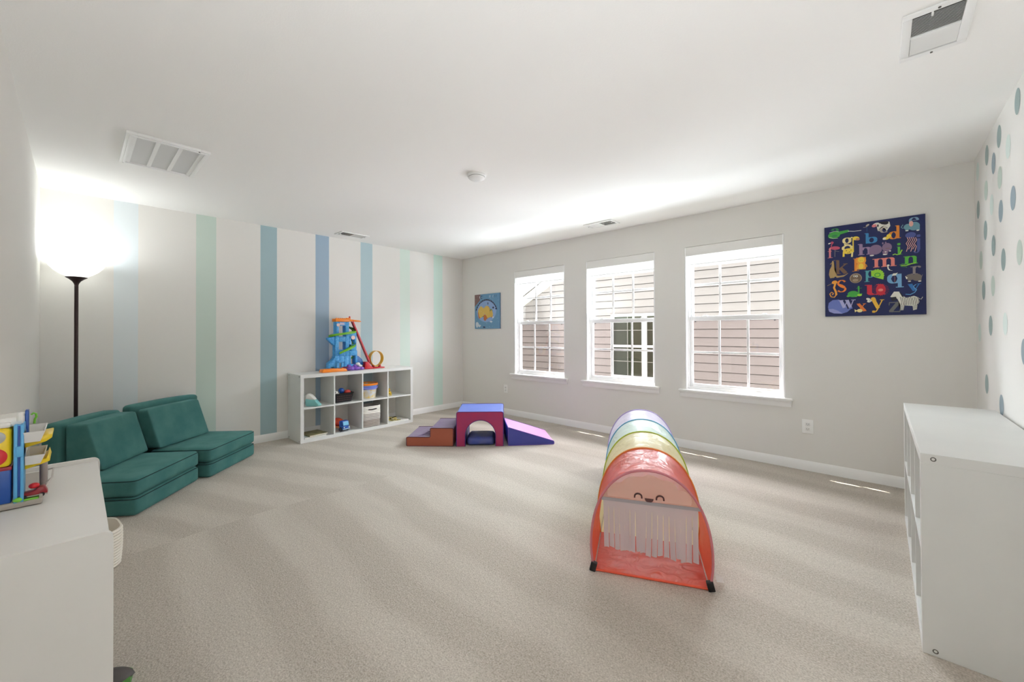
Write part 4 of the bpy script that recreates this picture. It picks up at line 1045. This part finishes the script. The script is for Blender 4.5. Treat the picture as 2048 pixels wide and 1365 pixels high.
def basket(label, loc, rz, hx, hy, hh, cols, split, r_, handles=True):
    t = thing('storage_basket', label, 'basket', loc, rz); bm = new(); rings = []; n = 26; mats = []
    for i in range(n+1):
        k = i/n; ww = .0022*(1 if i % 2 else -1); e = 1+.05*math.sin(k*2.2); rings.append(rr(hx*e+ww, hy*e+ww, .002+k*hh, r_, 6))
    inner = [rr(hx*1.04-.008, hy*1.04-.008, hh+.001, r_, 6), rr(hx*.98-.008, hy*.98-.008, .012, r_, 6)]
    loft(bm, rings+inner, cap=True); bm.normal_update()
    for f in bm.faces:
        c = f.calc_center_median(); kk = c.z/hh; mi = 0
        for j, s_ in enumerate(split):
            if kk < s_: mi = j+1
        f.material_index = mi
    obj('woven_body', bm, [mat('rope_weave', c, .9, bump=(220, .002, .8)) for c in cols], t, ang=20)
    if handles:
        for yy in (-1, 1):
            bm = new(); tube(bm, [(hx*1.04+.003, -.055, hh*.86), (hx*1.04+.004, -.02, hh*.845), (hx*1.04+.004, .02, hh*.845), (hx*1.04+.003, .055, hh*.86)], .0075, 8, flatz=.8)
            o = obj('handle_slot', bm, flat((44, 36, 32)), t)
            if yy < 0: o.rotation_euler = (0, 0, PI)
    return t
cy, z = cell(2, 0)
basket('rope storage basket, cream above grey and taupe, in the third cube of the bottom row', (.268, cy-.035, z+.001), 0, .118, .120, .262, [(238, 234, 226), (196, 190, 184), (168, 158, 150)], (.66, .36), .045)
basket('cream woven rope basket on the carpet, half hidden behind the white toy organiser', (2.10, -4.405, .001), .1, .145, .145, .20, [(232, 226, 214), (232, 226, 214)], (.3,), .10, False)
cy, z = cell(3, 0)
bm = new(); box(bm, -.15, .15, -.140, .155, .0, .014, bev=.002); o = obj('puzzle_tray', bm, flat((236, 234, 228))); o.location = (.235, cy, z+.001); tag(o, 'flat white tray in the bottom right cube with puzzle pieces heaped on it', 'tray')
rng = random.Random(11); pc = [(214, 196, 120), (232, 222, 176), (176, 164, 96), (96, 88, 56), (228, 206, 100)]
pz = None
for k in range(26):
    c = pc[k % 5]; bm = new(); s_ = .014+.008*rng.random(); 
    P = rpoly([(-s_, -s_), (s_, -s_*.9), (s_, s_), (-s_*.8, s_)], .006, 2); prism(bm, P, 0, .007, 'z', bev=.001, seg=1)
    lathe(bm, [(s_*.35, 0), (s_*.35, .007)], 10, 0, Matrix.Translation((s_*1.2, 0, 0)), cap=True)
    o = obj('puzzle_piece', bm, flat(c)); rx_, ry_ = rng.gauss(.01, .07), rng.gauss(.02, .06); hh_ = max(0, .028-.25*math.hypot(rx_, ry_))
    o.location = (.255+max(-.10, min(.10, rx_)), cy-.055+max(-.065, min(.13, ry_)), z+.0165+hh_*rng.random()); o.rotation_euler = (rng.uniform(-.3, .3)*(hh_ > .008), rng.uniform(-.3, .3)*(hh_ > .008), rng.uniform(0, 6.28))
    cn = ('ochre', 'cream', 'olive', 'dark brown', 'golden')[k % 5]
    tag(o, cn+' puzzle piece in the heap on the white tray', 'puzzle piece', cn+' puzzle pieces heaped in the bottom right cube')

# dark toy peeping out beside the organiser
t = thing('toy_boat', 'dark grey rounded toy with a green underside on the carpet beside the white organiser', 'toy', (3.205, -4.352, .001), 1.35)
bm = new(); grid(bm, lambda u_, v_: ((-.078+.156*v_), .055*math.sin(PI*v_)**.6*math.cos(PI*u_), 0.026+.032*math.sin(PI*v_)**.6*abs(math.sin(PI*u_))), 16, 16); bmesh.ops.remove_doubles(bm, verts=bm.verts, dist=1e-5); obj('upper_shell', bm, flat((74, 68, 66)), t, ang=80)
bm = new(); loft(bm, [[(-.078+.156*v_, .057*math.sin(PI*v_)**.6*s_, zz) for v_ in [i/16 for i in range(1, 16)] for s_ in (1,)]+[(-.078+.156*v_, -.057*math.sin(PI*v_)**.6, zz) for v_ in [i/16 for i in range(15, 0, -1)]] for zz in (.002, .032)]); obj('green_base', bm, flat((84, 140, 66)), t)

# ================================================================ TOY GARAGE ON THE ORGANISER
t = thing('toy_garage', 'tall toy garage with yellow button panel, blue post and white trays, on the white organiser', 'toy', (3.42, -4.56, .759))
gz = lambda z: z-.759
P_gl = plastic('grey_base_plastic', (168, 160, 150)); P_lb = plastic('light_blue_plastic', (92, 172, 222)); P_gw = plastic('translucent_white_tray', (222, 220, 216)); P_y2 = plastic('bright_yellow_plastic', (240, 206, 30)); P_gn = plastic('leaf_green_plastic', (120, 196, 60))
bm = new(); box(bm, -.33, .010, -.060, .073, .001, .018, bev=.004); box(bm, -.33, .010, .066, .073, .016, .028, bev=.002); obj('base_plate', bm, P_gl, t)
bm = new(); tube(bm, [(-.03, .074, .030), (-.10, .088, .045), (-.20, .088, .050), (-.26, .074, .035)], .0022, 6); tube(bm, [(-.10, .088, .045), (-.10, .075, .03)], .0022, 6); obj('side_rail', bm, plastic('pale_rail', (206, 200, 196)), t)
bm = new(); box(bm, -.20, .004, -.060, .016, .016, gz(.872), bev=.004); obj('lower_block', bm, P_db, t)
bm = new(); box(bm, -.19, .006, -.060, .017, gz(.868), gz(.878), bev=.002); obj('red_ledge', bm, plastic('crimson_strip', (150, 22, 44)), t)
bm = new(); box(bm, -.18, .012, -.060, .0165, gz(.879), gz(.985), bev=.010, seg=3); yp = obj('button_panel', bm, P_y2, t)
for yy, zz, r_, m_, nm in ((-.014, gz(.909), .024, P_red, 'red_button'), (-.010, gz(.962), .017, plastic('silver_disc', (186, 186, 180)), 'speaker_disc')):
    bm = new(); lathe(bm, [(r_, 0), (r_, .004), (r_*.8, .007), (r_*.4, .008), (.0005, .008)], 24, 0, Matrix.Translation((.011, yy, zz)) @ Matrix.Rotation(PI/2, 4, 'Y')); obj(nm, bm, m_, yp)
bm = new(); lathe(bm, [(.008, .0085), (.008, .010), (.0005, .011)], 16, 0, Matrix.Translation((.011, -.010, gz(.962))) @ Matrix.Rotation(PI/2, 4, 'Y')); obj('disc_centre', bm, P_gl, yp)
bm = new(); box(bm, -.16, .006, -.060, .0155, gz(.985), gz(1.000), bev=.006); prism(bm, [(-.06, gz(.995)), (-.06, gz(1.005)), (.018, gz(1.012)), (.036, gz(1.010)), (.036, gz(.988)), (.01, gz(.985))], -.12, -.01, 'x', bev=.004); obj('roof', bm, P_wh, t)
bm = new(); tube(bm, [(-.01, .030, gz(1.0)), (-.01, .030, gz(1.024))], .006, 10); obj('roof_peg', bm, P_wh, t)
bm = new(); box(bm, -.05, .014, .020, .0275, .016, gz(.992), bev=.002); box(bm, -.05, .014, .032, .0385, .016, gz(.992), bev=.002); box(bm, -.052, .006, .026, .034, .016, gz(.990)); box(bm, -.05, .016, .024, .0385, gz(.902), gz(.932), bev=.002); obj('lift_post', bm, P_lb, t)
bm = new(); box(bm, .0062, .0085, .0275, .032, .02, gz(.988)); obj('post_groove', bm, P_db, t)
bm = new(); box(bm, -.09, -.06, .036, .043, gz(.93), gz(1.022), bev=.002); obj('blue_rod', bm, P_db, t)
bm = new(); tube(bm, [(-.10, .052, gz(.975)), (-.10, .053, gz(.988)), (-.10, .056, gz(.995)), (-.10, .055, gz(1.004)), (-.10, .050, gz(1.007)), (-.10, .046, gz(1.002))], .0026, 8); obj('green_hook', bm, P_gn, t)
def tray(x0, x1, y0, y1, z0, z1, name):
    bm = new(); k = .0025
    loft(bm, [[(x0+.01, y0, z0), (x1-.006, y0, z0), (x1-.006, y1-.010, z0), (x0+.01, y1-.010, z0)], [(x0, y0, z1), (x1, y0, z1), (x1, y1, z1), (x0, y1, z1)], [(x0+k, y0+k, z1), (x1-k, y0+k, z1), (x1-k, y1-k, z1), (x0+k, y1-k, z1)], [(x0+.012, y0+k, z0+.004), (x1-.01, y0+k, z0+.004), (x1-.01, y1-.012, z0+.004), (x0+.012, y1-.012, z0+.004)]])
    return obj(name, bm, P_gw, t, smooth=False)
tray(-.13, .014, .036, .078, gz(.938), gz(.968), 'ramp_tray'); tray(-.13, .010, .040, .078, gz(.874), gz(.900), 'ramp_tray')
bm = new(); prism(bm, [(.034, gz(.918)), (.034, gz(.936)), (.074, gz(.948)), (.090, gz(.950)), (.090, gz(.940)), (.078, gz(.930))], -.14, -.02, 'x', bev=.002); obj('yellow_support', bm, P_y2, t)
bm = new(); prism(bm, [(.034, gz(.856)), (.034, gz(.873)), (.078, gz(.880)), (.082, gz(.892)), (.086, gz(.872)), (.070, gz(.866))], -.14, -.02, 'x', bev=.002); obj('yellow_support', bm, P_y2, t)
bm = new(); tube(bm, [(-.12, .070, .016), (-.12, .070, gz(.875))], .0085, 12); obj('rear_column', bm, plastic('taupe_column', (160, 148, 144)), t)
tc_ = thing('toy_car', 'small dark red toy car with a bright red driver, parked on the toy garage base', 'toy car', (3.405, -4.506, .7785), PI/2)
bm = new(); prism(bm, [(-.024, .004), (-.024, .014), (.004, .018), (.010, .026), (.022, .026), (.028, .012), (.028, .004)], -.014, .014, 'y', bev=.003); obj('car_body', bm, plastic('dark_red_plastic', (140, 22, 34)), tc_)
bm = new(); sphere(bm, (.002, 0, .030), (.011, .011, .008), n=14, m=10); obj('driver', bm, P_red, tc_)
bm = new(); box(bm, -.026, .028, -.0155, .0155, .003, .0065, bev=.001); obj('trim_strip', bm, P_gl, tc_)
for x in (-.015, .018):
    for k in (-1, 1):
        bm = new(); lathe(bm, [(.002, -.003), (.005, -.003), (.005, .003), (.002, .003)], 14, 0, Matrix.Translation((x, k*.0165, .005)) @ Matrix.Rotation(PI/2, 4, 'X'), cap=True); obj('wheel', bm, flat((30, 26, 28)), tc_)
bm = new(); box(bm, -.06, .011, .030, .066, .0165, .0185, bev=.001); box(bm, .006, .0125, .030, .066, .018, .022, bev=.002); sphere(bm, (.010, .028, .024), (.008, .010, .007), n=12, m=8); obj('green_pad', bm, P_gn, t)

# ================================================================ WALL PICTURES
def rib(bm, pts, ws, mi, y):
    """flat stroke with varying width in the x-z plane"""
    P = [Vector((p[0], p[1])) for p in pts]
    if len(P) < 2: return
    if not isinstance(ws, (list, tuple)): ws = [ws]*len(P)
    A, B_ = [], []
    for i, p in enumerate(P):
        tg = P[min(i+1, len(P)-1)]-P[max(i-1, 0)]
        if tg.length < 1e-9: tg = Vector((1, 0))
        tg.normalize(); n = Vector((-tg.y, tg.x))*ws[i]/2; A.append(bm.verts.new((p.x+n.x, y, p.y+n.y))); B_.append(bm.verts.new((p.x-n.x, y, p.y-n.y)))
    for i in range(len(P)-1):
        f = bm.faces.new((A[i], B_[i], B_[i+1], A[i+1])); f.material_index = mi
def polyf(bm, pts, mi, y):
    f = bm.faces.new([bm.verts.new((a, y, b_)) for a, b_ in pts]); f.material_index = mi
    bmesh.ops.triangulate(bm, faces=[f])
def ring(cx_, cy_, rx_, ry_, a0=0, a1=360, n=28): return [(cx_+rx_*math.cos(math.radians(a0+(a1-a0)*i/n)), cy_+ry_*math.sin(math.radians(a0+(a1-a0)*i/n))) for i in range(n+1)]
def sw_(pts, thick, thin, ph=0):       # stress: thick where the stroke runs vertically
    out = []
    for i, p in enumerate(pts):
        a, b_ = pts[max(i-1, 0)], pts[min(i+1, len(pts)-1)]; dx, dy = b_[0]-a[0], b_[1]-a[1]; l_ = math.hypot(dx, dy) or 1; out.append(thin+(thick-thin)*abs(dy/l_)**1.3)
    return out
TK, TN = .24, .07
def G(ch):
    """strokes of a bold serif lower-case letter in a unit box: (points, widths)"""
    S = []
    def V(x, y0, y1, w=TK): S.append(([(x, y0), (x, y1)], w))
    def serif(x, y, w=.34): S.append(([(x-w/2, y), (x+w/2, y)], TN))
    def C(p): S.append((p, sw_(p, TK, TN)))
    def D(p, w): S.append((p, w))
    if ch == 'a': C(ring(.40, .27, .28, .24)); V(.76, .06, .70); C(ring(.48, .70, .28, .24, 0, 165)); serif(.82, .035, .3)
    elif ch == 'b': V(.20, .0, .97); serif(.12, .965, .26); C(ring(.55, .28, .33, .26))
    elif ch == 'c': C(ring(.55, .5, .42, .45, 45, 315)); S.append(([(.78, .78), (.92, .74)], .16))
    elif ch == 'd': V(.76, .03, .97); serif(.68, .965, .26); C(ring(.40, .28, .32, .26)); serif(.86, .035, .28)
    elif ch == 'e': C(ring(.5, .5, .42, .44, 0, 320)); D([(.12, .52), (.92, .52)], TN)
    elif ch == 'f': V(.32, .03, .74); serif(.34, .03, .6); serif(.30, .60, .5); C(ring(.62, .74, .30, .20, 180, 60))
    elif ch == 'g': C(ring(.42, .76, .30, .20)); C(ring(.45, .20, .40, .18)); D([(.2, .54), (.2, .46), (.5, .42), (.78, .36)], [.08, .14, .16, .14]); D([(.7, .90), (.95, .97)], .10)
    elif ch == 'h': V(.22, .03, .96); serif(.14, .96, .26); serif(.24, .03, .44); C(ring(.54, .42, .26, .20, 180, 0)); V(.80, .03, .42); serif(.80, .03, .40)
    elif ch == 'i': V(.5, .03, .66, .34); serif(.40, .655, .4); serif(.5, .03, .9); S.append((ring(.5, .88, .12, .05), .20))
    elif ch == 'j': V(.72, .20, .76, .36); C(ring(.46, .20, .26, .15, 0, -160)); serif(.60, .755, .4); S.append((ring(.72, .90, .12, .035), .18))
    elif ch == 'k': V(.20, .03, .97); serif(.12, .965, .24); D([(.30, .35), (.85, .68)], TN); D([(.42, .42), (.82, .04)], .22); serif(.22, .03, .42); serif(.82, .03, .34); serif(.80, .68, .34)
    elif ch == 'l': V(.5, .03, .97, .36); serif(.40, .965, .5); serif(.5, .03, .95)
    elif ch == 'm':
        V(.16, .04, .95, .15); serif(.08, .94, .16); serif(.16, .04, .26); C2 = ring(.33, .72, .17, .22, 180, 0); S.append((C2, sw_(C2, .15, .05))); V(.50, .04, .72, .15); serif(.50, .04, .26); C3 = ring(.67, .72, .17, .22, 180, 0); S.append((C3, sw_(C3, .15, .05))); V(.84, .04, .72, .15); serif(.86, .04, .26)
    elif ch == 'n': V(.24, .04, .95); serif(.14, .94, .22); serif(.24, .04, .44); p = ring(.52, .68, .27, .25, 180, 0); C(p); V(.79, .04, .68); serif(.79, .04, .40)
    elif ch == 'p': V(.28, .02, .95); serif(.18, .94, .24); serif(.28, .03, .52); C(ring(.60, .66, .32, .28))
    elif ch == 'q': V(.74, .02, .96); serif(.74, .03, .50); C(ring(.40, .64, .33, .30))
    elif ch == 'r': V(.42, .04, .92, .24); serif(.28, .91, .36); serif(.42, .04, .6); p = ring(.68, .66, .26, .27, 180, 50); C(p); S.append((ring(.90, .84, .05, .04), .10))
    elif ch == 's': p = ring(.52, .74, .34, .22, 20, 200)+ring(.48, .26, .40, .26, 130, -20)[0:0]+[(.22, .62), (.5, .50), (.82, .36)]+ring(.5, .28, .38, .25, 0, -150); S.append((p, sw_(p, .18, .08))); D([(.25, .62), (.5, .51), (.8, .37)], [.18, .26, .2])
    elif ch == 't': V(.45, .15, .92, .26); serif(.5, .70, .9); p = ring(.68, .18, .24, .15, 180, 340); C(p); D([(.3, .70), (.45, .92)], .08)
    elif ch == 'u': V(.24, .30, .95); serif(.14, .94, .24); p = ring(.50, .30, .26, .24, 180, 360); C(p); V(.78, .05, .95); serif(.68, .94, .24); serif(.88, .05, .22)
    elif ch in 'vy':
        y0 = .04 if ch == 'v' else .34
        D([(.16, .93), (.52, y0)], .24); D([(.86, .93), (.52, y0)], TN); serif(.18, .93, .4); serif(.84, .93, .34)
        if ch == 'y': D([(.52, y0), (.36, .12), (.20, .07)], [.07, .08, .10]); S.append((ring(.16, .10, .06, .035), .12))
    elif ch == 'w': D([(.14, .93), (.34, .05)], .17); D([(.52, .93), (.34, .05)], .05); D([(.50, .93), (.70, .05)], .17); D([(.88, .93), (.70, .05)], .05); serif(.14, .93, .30); serif(.50, .93, .24); serif(.88, .93, .26)
    elif ch == 'x': D([(.16, .93), (.84, .06)], .24); D([(.82, .93), (.18, .06)], TN); serif(.18, .93, .36); serif(.80, .93, .34); serif(.20, .06, .34); serif(.82, .06, .36)
    elif ch == 'z': D([(.80, .92), (.20, .07)], .22); D([(.10, .91), (.90, .91)], .10); D([(.10, .07), (.92, .07)], .10); D([(.12, .90), (.10, .66)], .06); D([(.88, .08), (.92, .32)], .06)
    return S
def picture(name, label, x0, z0, wd, ht, dep, side, face):
    t = thing(name, label, 'picture', (x0, 0, z0)); obj('canvas', B(0, wd, -dep, -.001, 0, ht, bev=.001), mat(name+'_side', side, .6), t); return t
t = picture('alphabet_picture', 'navy blue canvas with colourful alphabet letters and animals on the window wall', 4.855, 1.370, .612, .773, .022, (14, 24, 62), None)
bm = new(); keys = list(ART_COLOURS); lift = -.0226
polyf(bm, [(0.0005, .0005), (.6115, .0005), (.6115, .7725), (.0005, .7725)], 0, lift)
for i, e_ in enumerate(ART):
    y = lift-.00002*(i+1); mi = keys.index(e_[1])+1
    if e_[0] == 'e':
        _, c, cx_, cz_, rx_, rz_, ro_ = e_; ca, sa = math.cos(math.radians(ro_)), math.sin(math.radians(ro_))
        polyf(bm, [(cx_+rx_*math.cos(a)*ca-rz_*math.sin(a)*sa, cz_+rx_*math.cos(a)*sa+rz_*math.sin(a)*ca) for a in [2*PI*k/20 for k in range(20)]], mi, y)
    elif e_[0] == 'p': polyf(bm, e_[2], mi, y)
    elif e_[0] == 'l': rib(bm, e_[3], e_[2], mi, y)
    elif e_[0] == 'g':
        _, c, ch, gx0, gz0, gx1, gz1 = e_; w_, h_ = gx1-gx0, gz1-gz0
        for sk, (pts, ws) in enumerate(G(ch)):
            ws = ws if isinstance(ws, (list, tuple)) else [ws]*len(pts); PP = [(gx0+a*w_, gz0+b_*h_) for a, b_ in pts]; W2 = []
            for k in range(len(pts)):
                a, b_ = pts[max(k-1, 0)], pts[min(k+1, len(pts)-1)]; dx, dy = abs(b_[0]-a[0])*w_, abs(b_[1]-a[1])*h_; l_ = math.hypot(dx, dy) or 1
                W2.append(ws[k]*(w_*dy/l_+min(w_, h_)*dx/l_))
            rib(bm, PP, W2, mi, y-.0000016*sk)
bm.normal_update()
for f in bm.faces:
    if f.normal.y > 0: f.normal_flip()
obj('printed_artwork', bm, [mat('navy_print', (12, 26, 80), .5)]+[flat(ART_COLOURS[k], .5) for k in keys], t, smooth=False)

t = picture('star_map_picture', 'small blue picture with a dark arc and yellow-orange figures near the room corner', .330, 1.303, .572, .553, .018, (84, 120, 150), None)
bm = new(); lift = -.0186
cols = [(104, 150, 184), (40, 44, 76), (216, 182, 92), (196, 112, 58), (210, 220, 226), (128, 100, 96), (140, 168, 208), (118, 140, 70)]
polyf(bm, [(.0005, .0005), (.5715, .0005), (.5715, .5525), (.0005, .5525)], 0, lift)
polyf(bm, ring(.27, .28, .225, .175, 0, 360, 36)[:-1], 6, lift-.0001)
polyf(bm, [(0, .36), (.12, .45), (.14, .553), (0, .553)], 5, lift-.00015)
rib(bm, ring(.27, .20, .255, .26, 158, 22, 24), .022, 1, lift-.0002)
rng = random.Random(4)
for k in range(14):
    a = 150-120*k/13; rib(bm, [(.27+.255*math.cos(math.radians(a))-.003, .20+.26*math.sin(math.radians(a))), (.27+.255*math.cos(math.radians(a))+.003, .20+.26*math.sin(math.radians(a)))], .006, 4, lift-.0003)
for cx_, cz_, rx_, rz_, mi in ((.16, .27, .085, .085, 2), (.12, .24, .04, .07, 3), (.28, .29, .075, .075, 2), (.29, .33, .045, .035, 3), (.37, .23, .055, .06, 2), (.40, .22, .02, .05, 3), (.26, .19, .045, .04, 3), (.17, .26, .05, .035, 4), (.33, .20, .05, .03, 2),
                               (.24, .17, .03, .05, 3), (.38, .28, .03, .03, 7), (.20, .21, .04, .02, 7), (.06, .07, .035, .05, 4), (.11, .05, .03, .02, 4), (.38, .11, .03, .012, 4), (.42, .18, .018, .014, 4), (.43, .33, .02, .015, 1), (.22, .025, .03, .012, 1), (.49, .31, .02, .008, 1), (.31, .40, .008, .02, 1)):
    polyf(bm, [(cx_+rx_*(1+.25*rng.uniform(-1, 1))*math.cos(a), cz_+rz_*(1+.25*rng.uniform(-1, 1))*math.sin(a)) for a in [2*PI*k/11 for k in range(11)]], mi, lift-.0004-.00001*rx_*100)
rib(bm, ring(.165, .505, .025, .02, 50, 310, 12), .010, 1, lift-.0005); rib(bm, [(.12, .49), (.12, .525)], .012, 4, lift-.0005)
for x in (.34, .36, .42, .455, .49): rib(bm, [(x, .49), (x+.006, .53)], .006, 4 if x < .45 else 1, lift-.0005)
for k in range(34): 
    x, z_ = rng.uniform(.02, .55), rng.uniform(.02, .53); polyf(bm, [(x-.004, z_), (x, z_-.004), (x+.004, z_), (x, z_+.004)], 4, lift-.0006)
bm.normal_update()
for f in bm.faces:
    if f.normal.y > 0: f.normal_flip()
obj('printed_artwork', bm, [flat(c) for c in cols], t, smooth=False)

for nm, k in (('toy_basket', 1.14), ('toy_bucket', 1.07), ('toy_truck', 1.12), ('toy_iron', 1.12)):
    bpy.data.objects[nm].scale = (k, k, k)
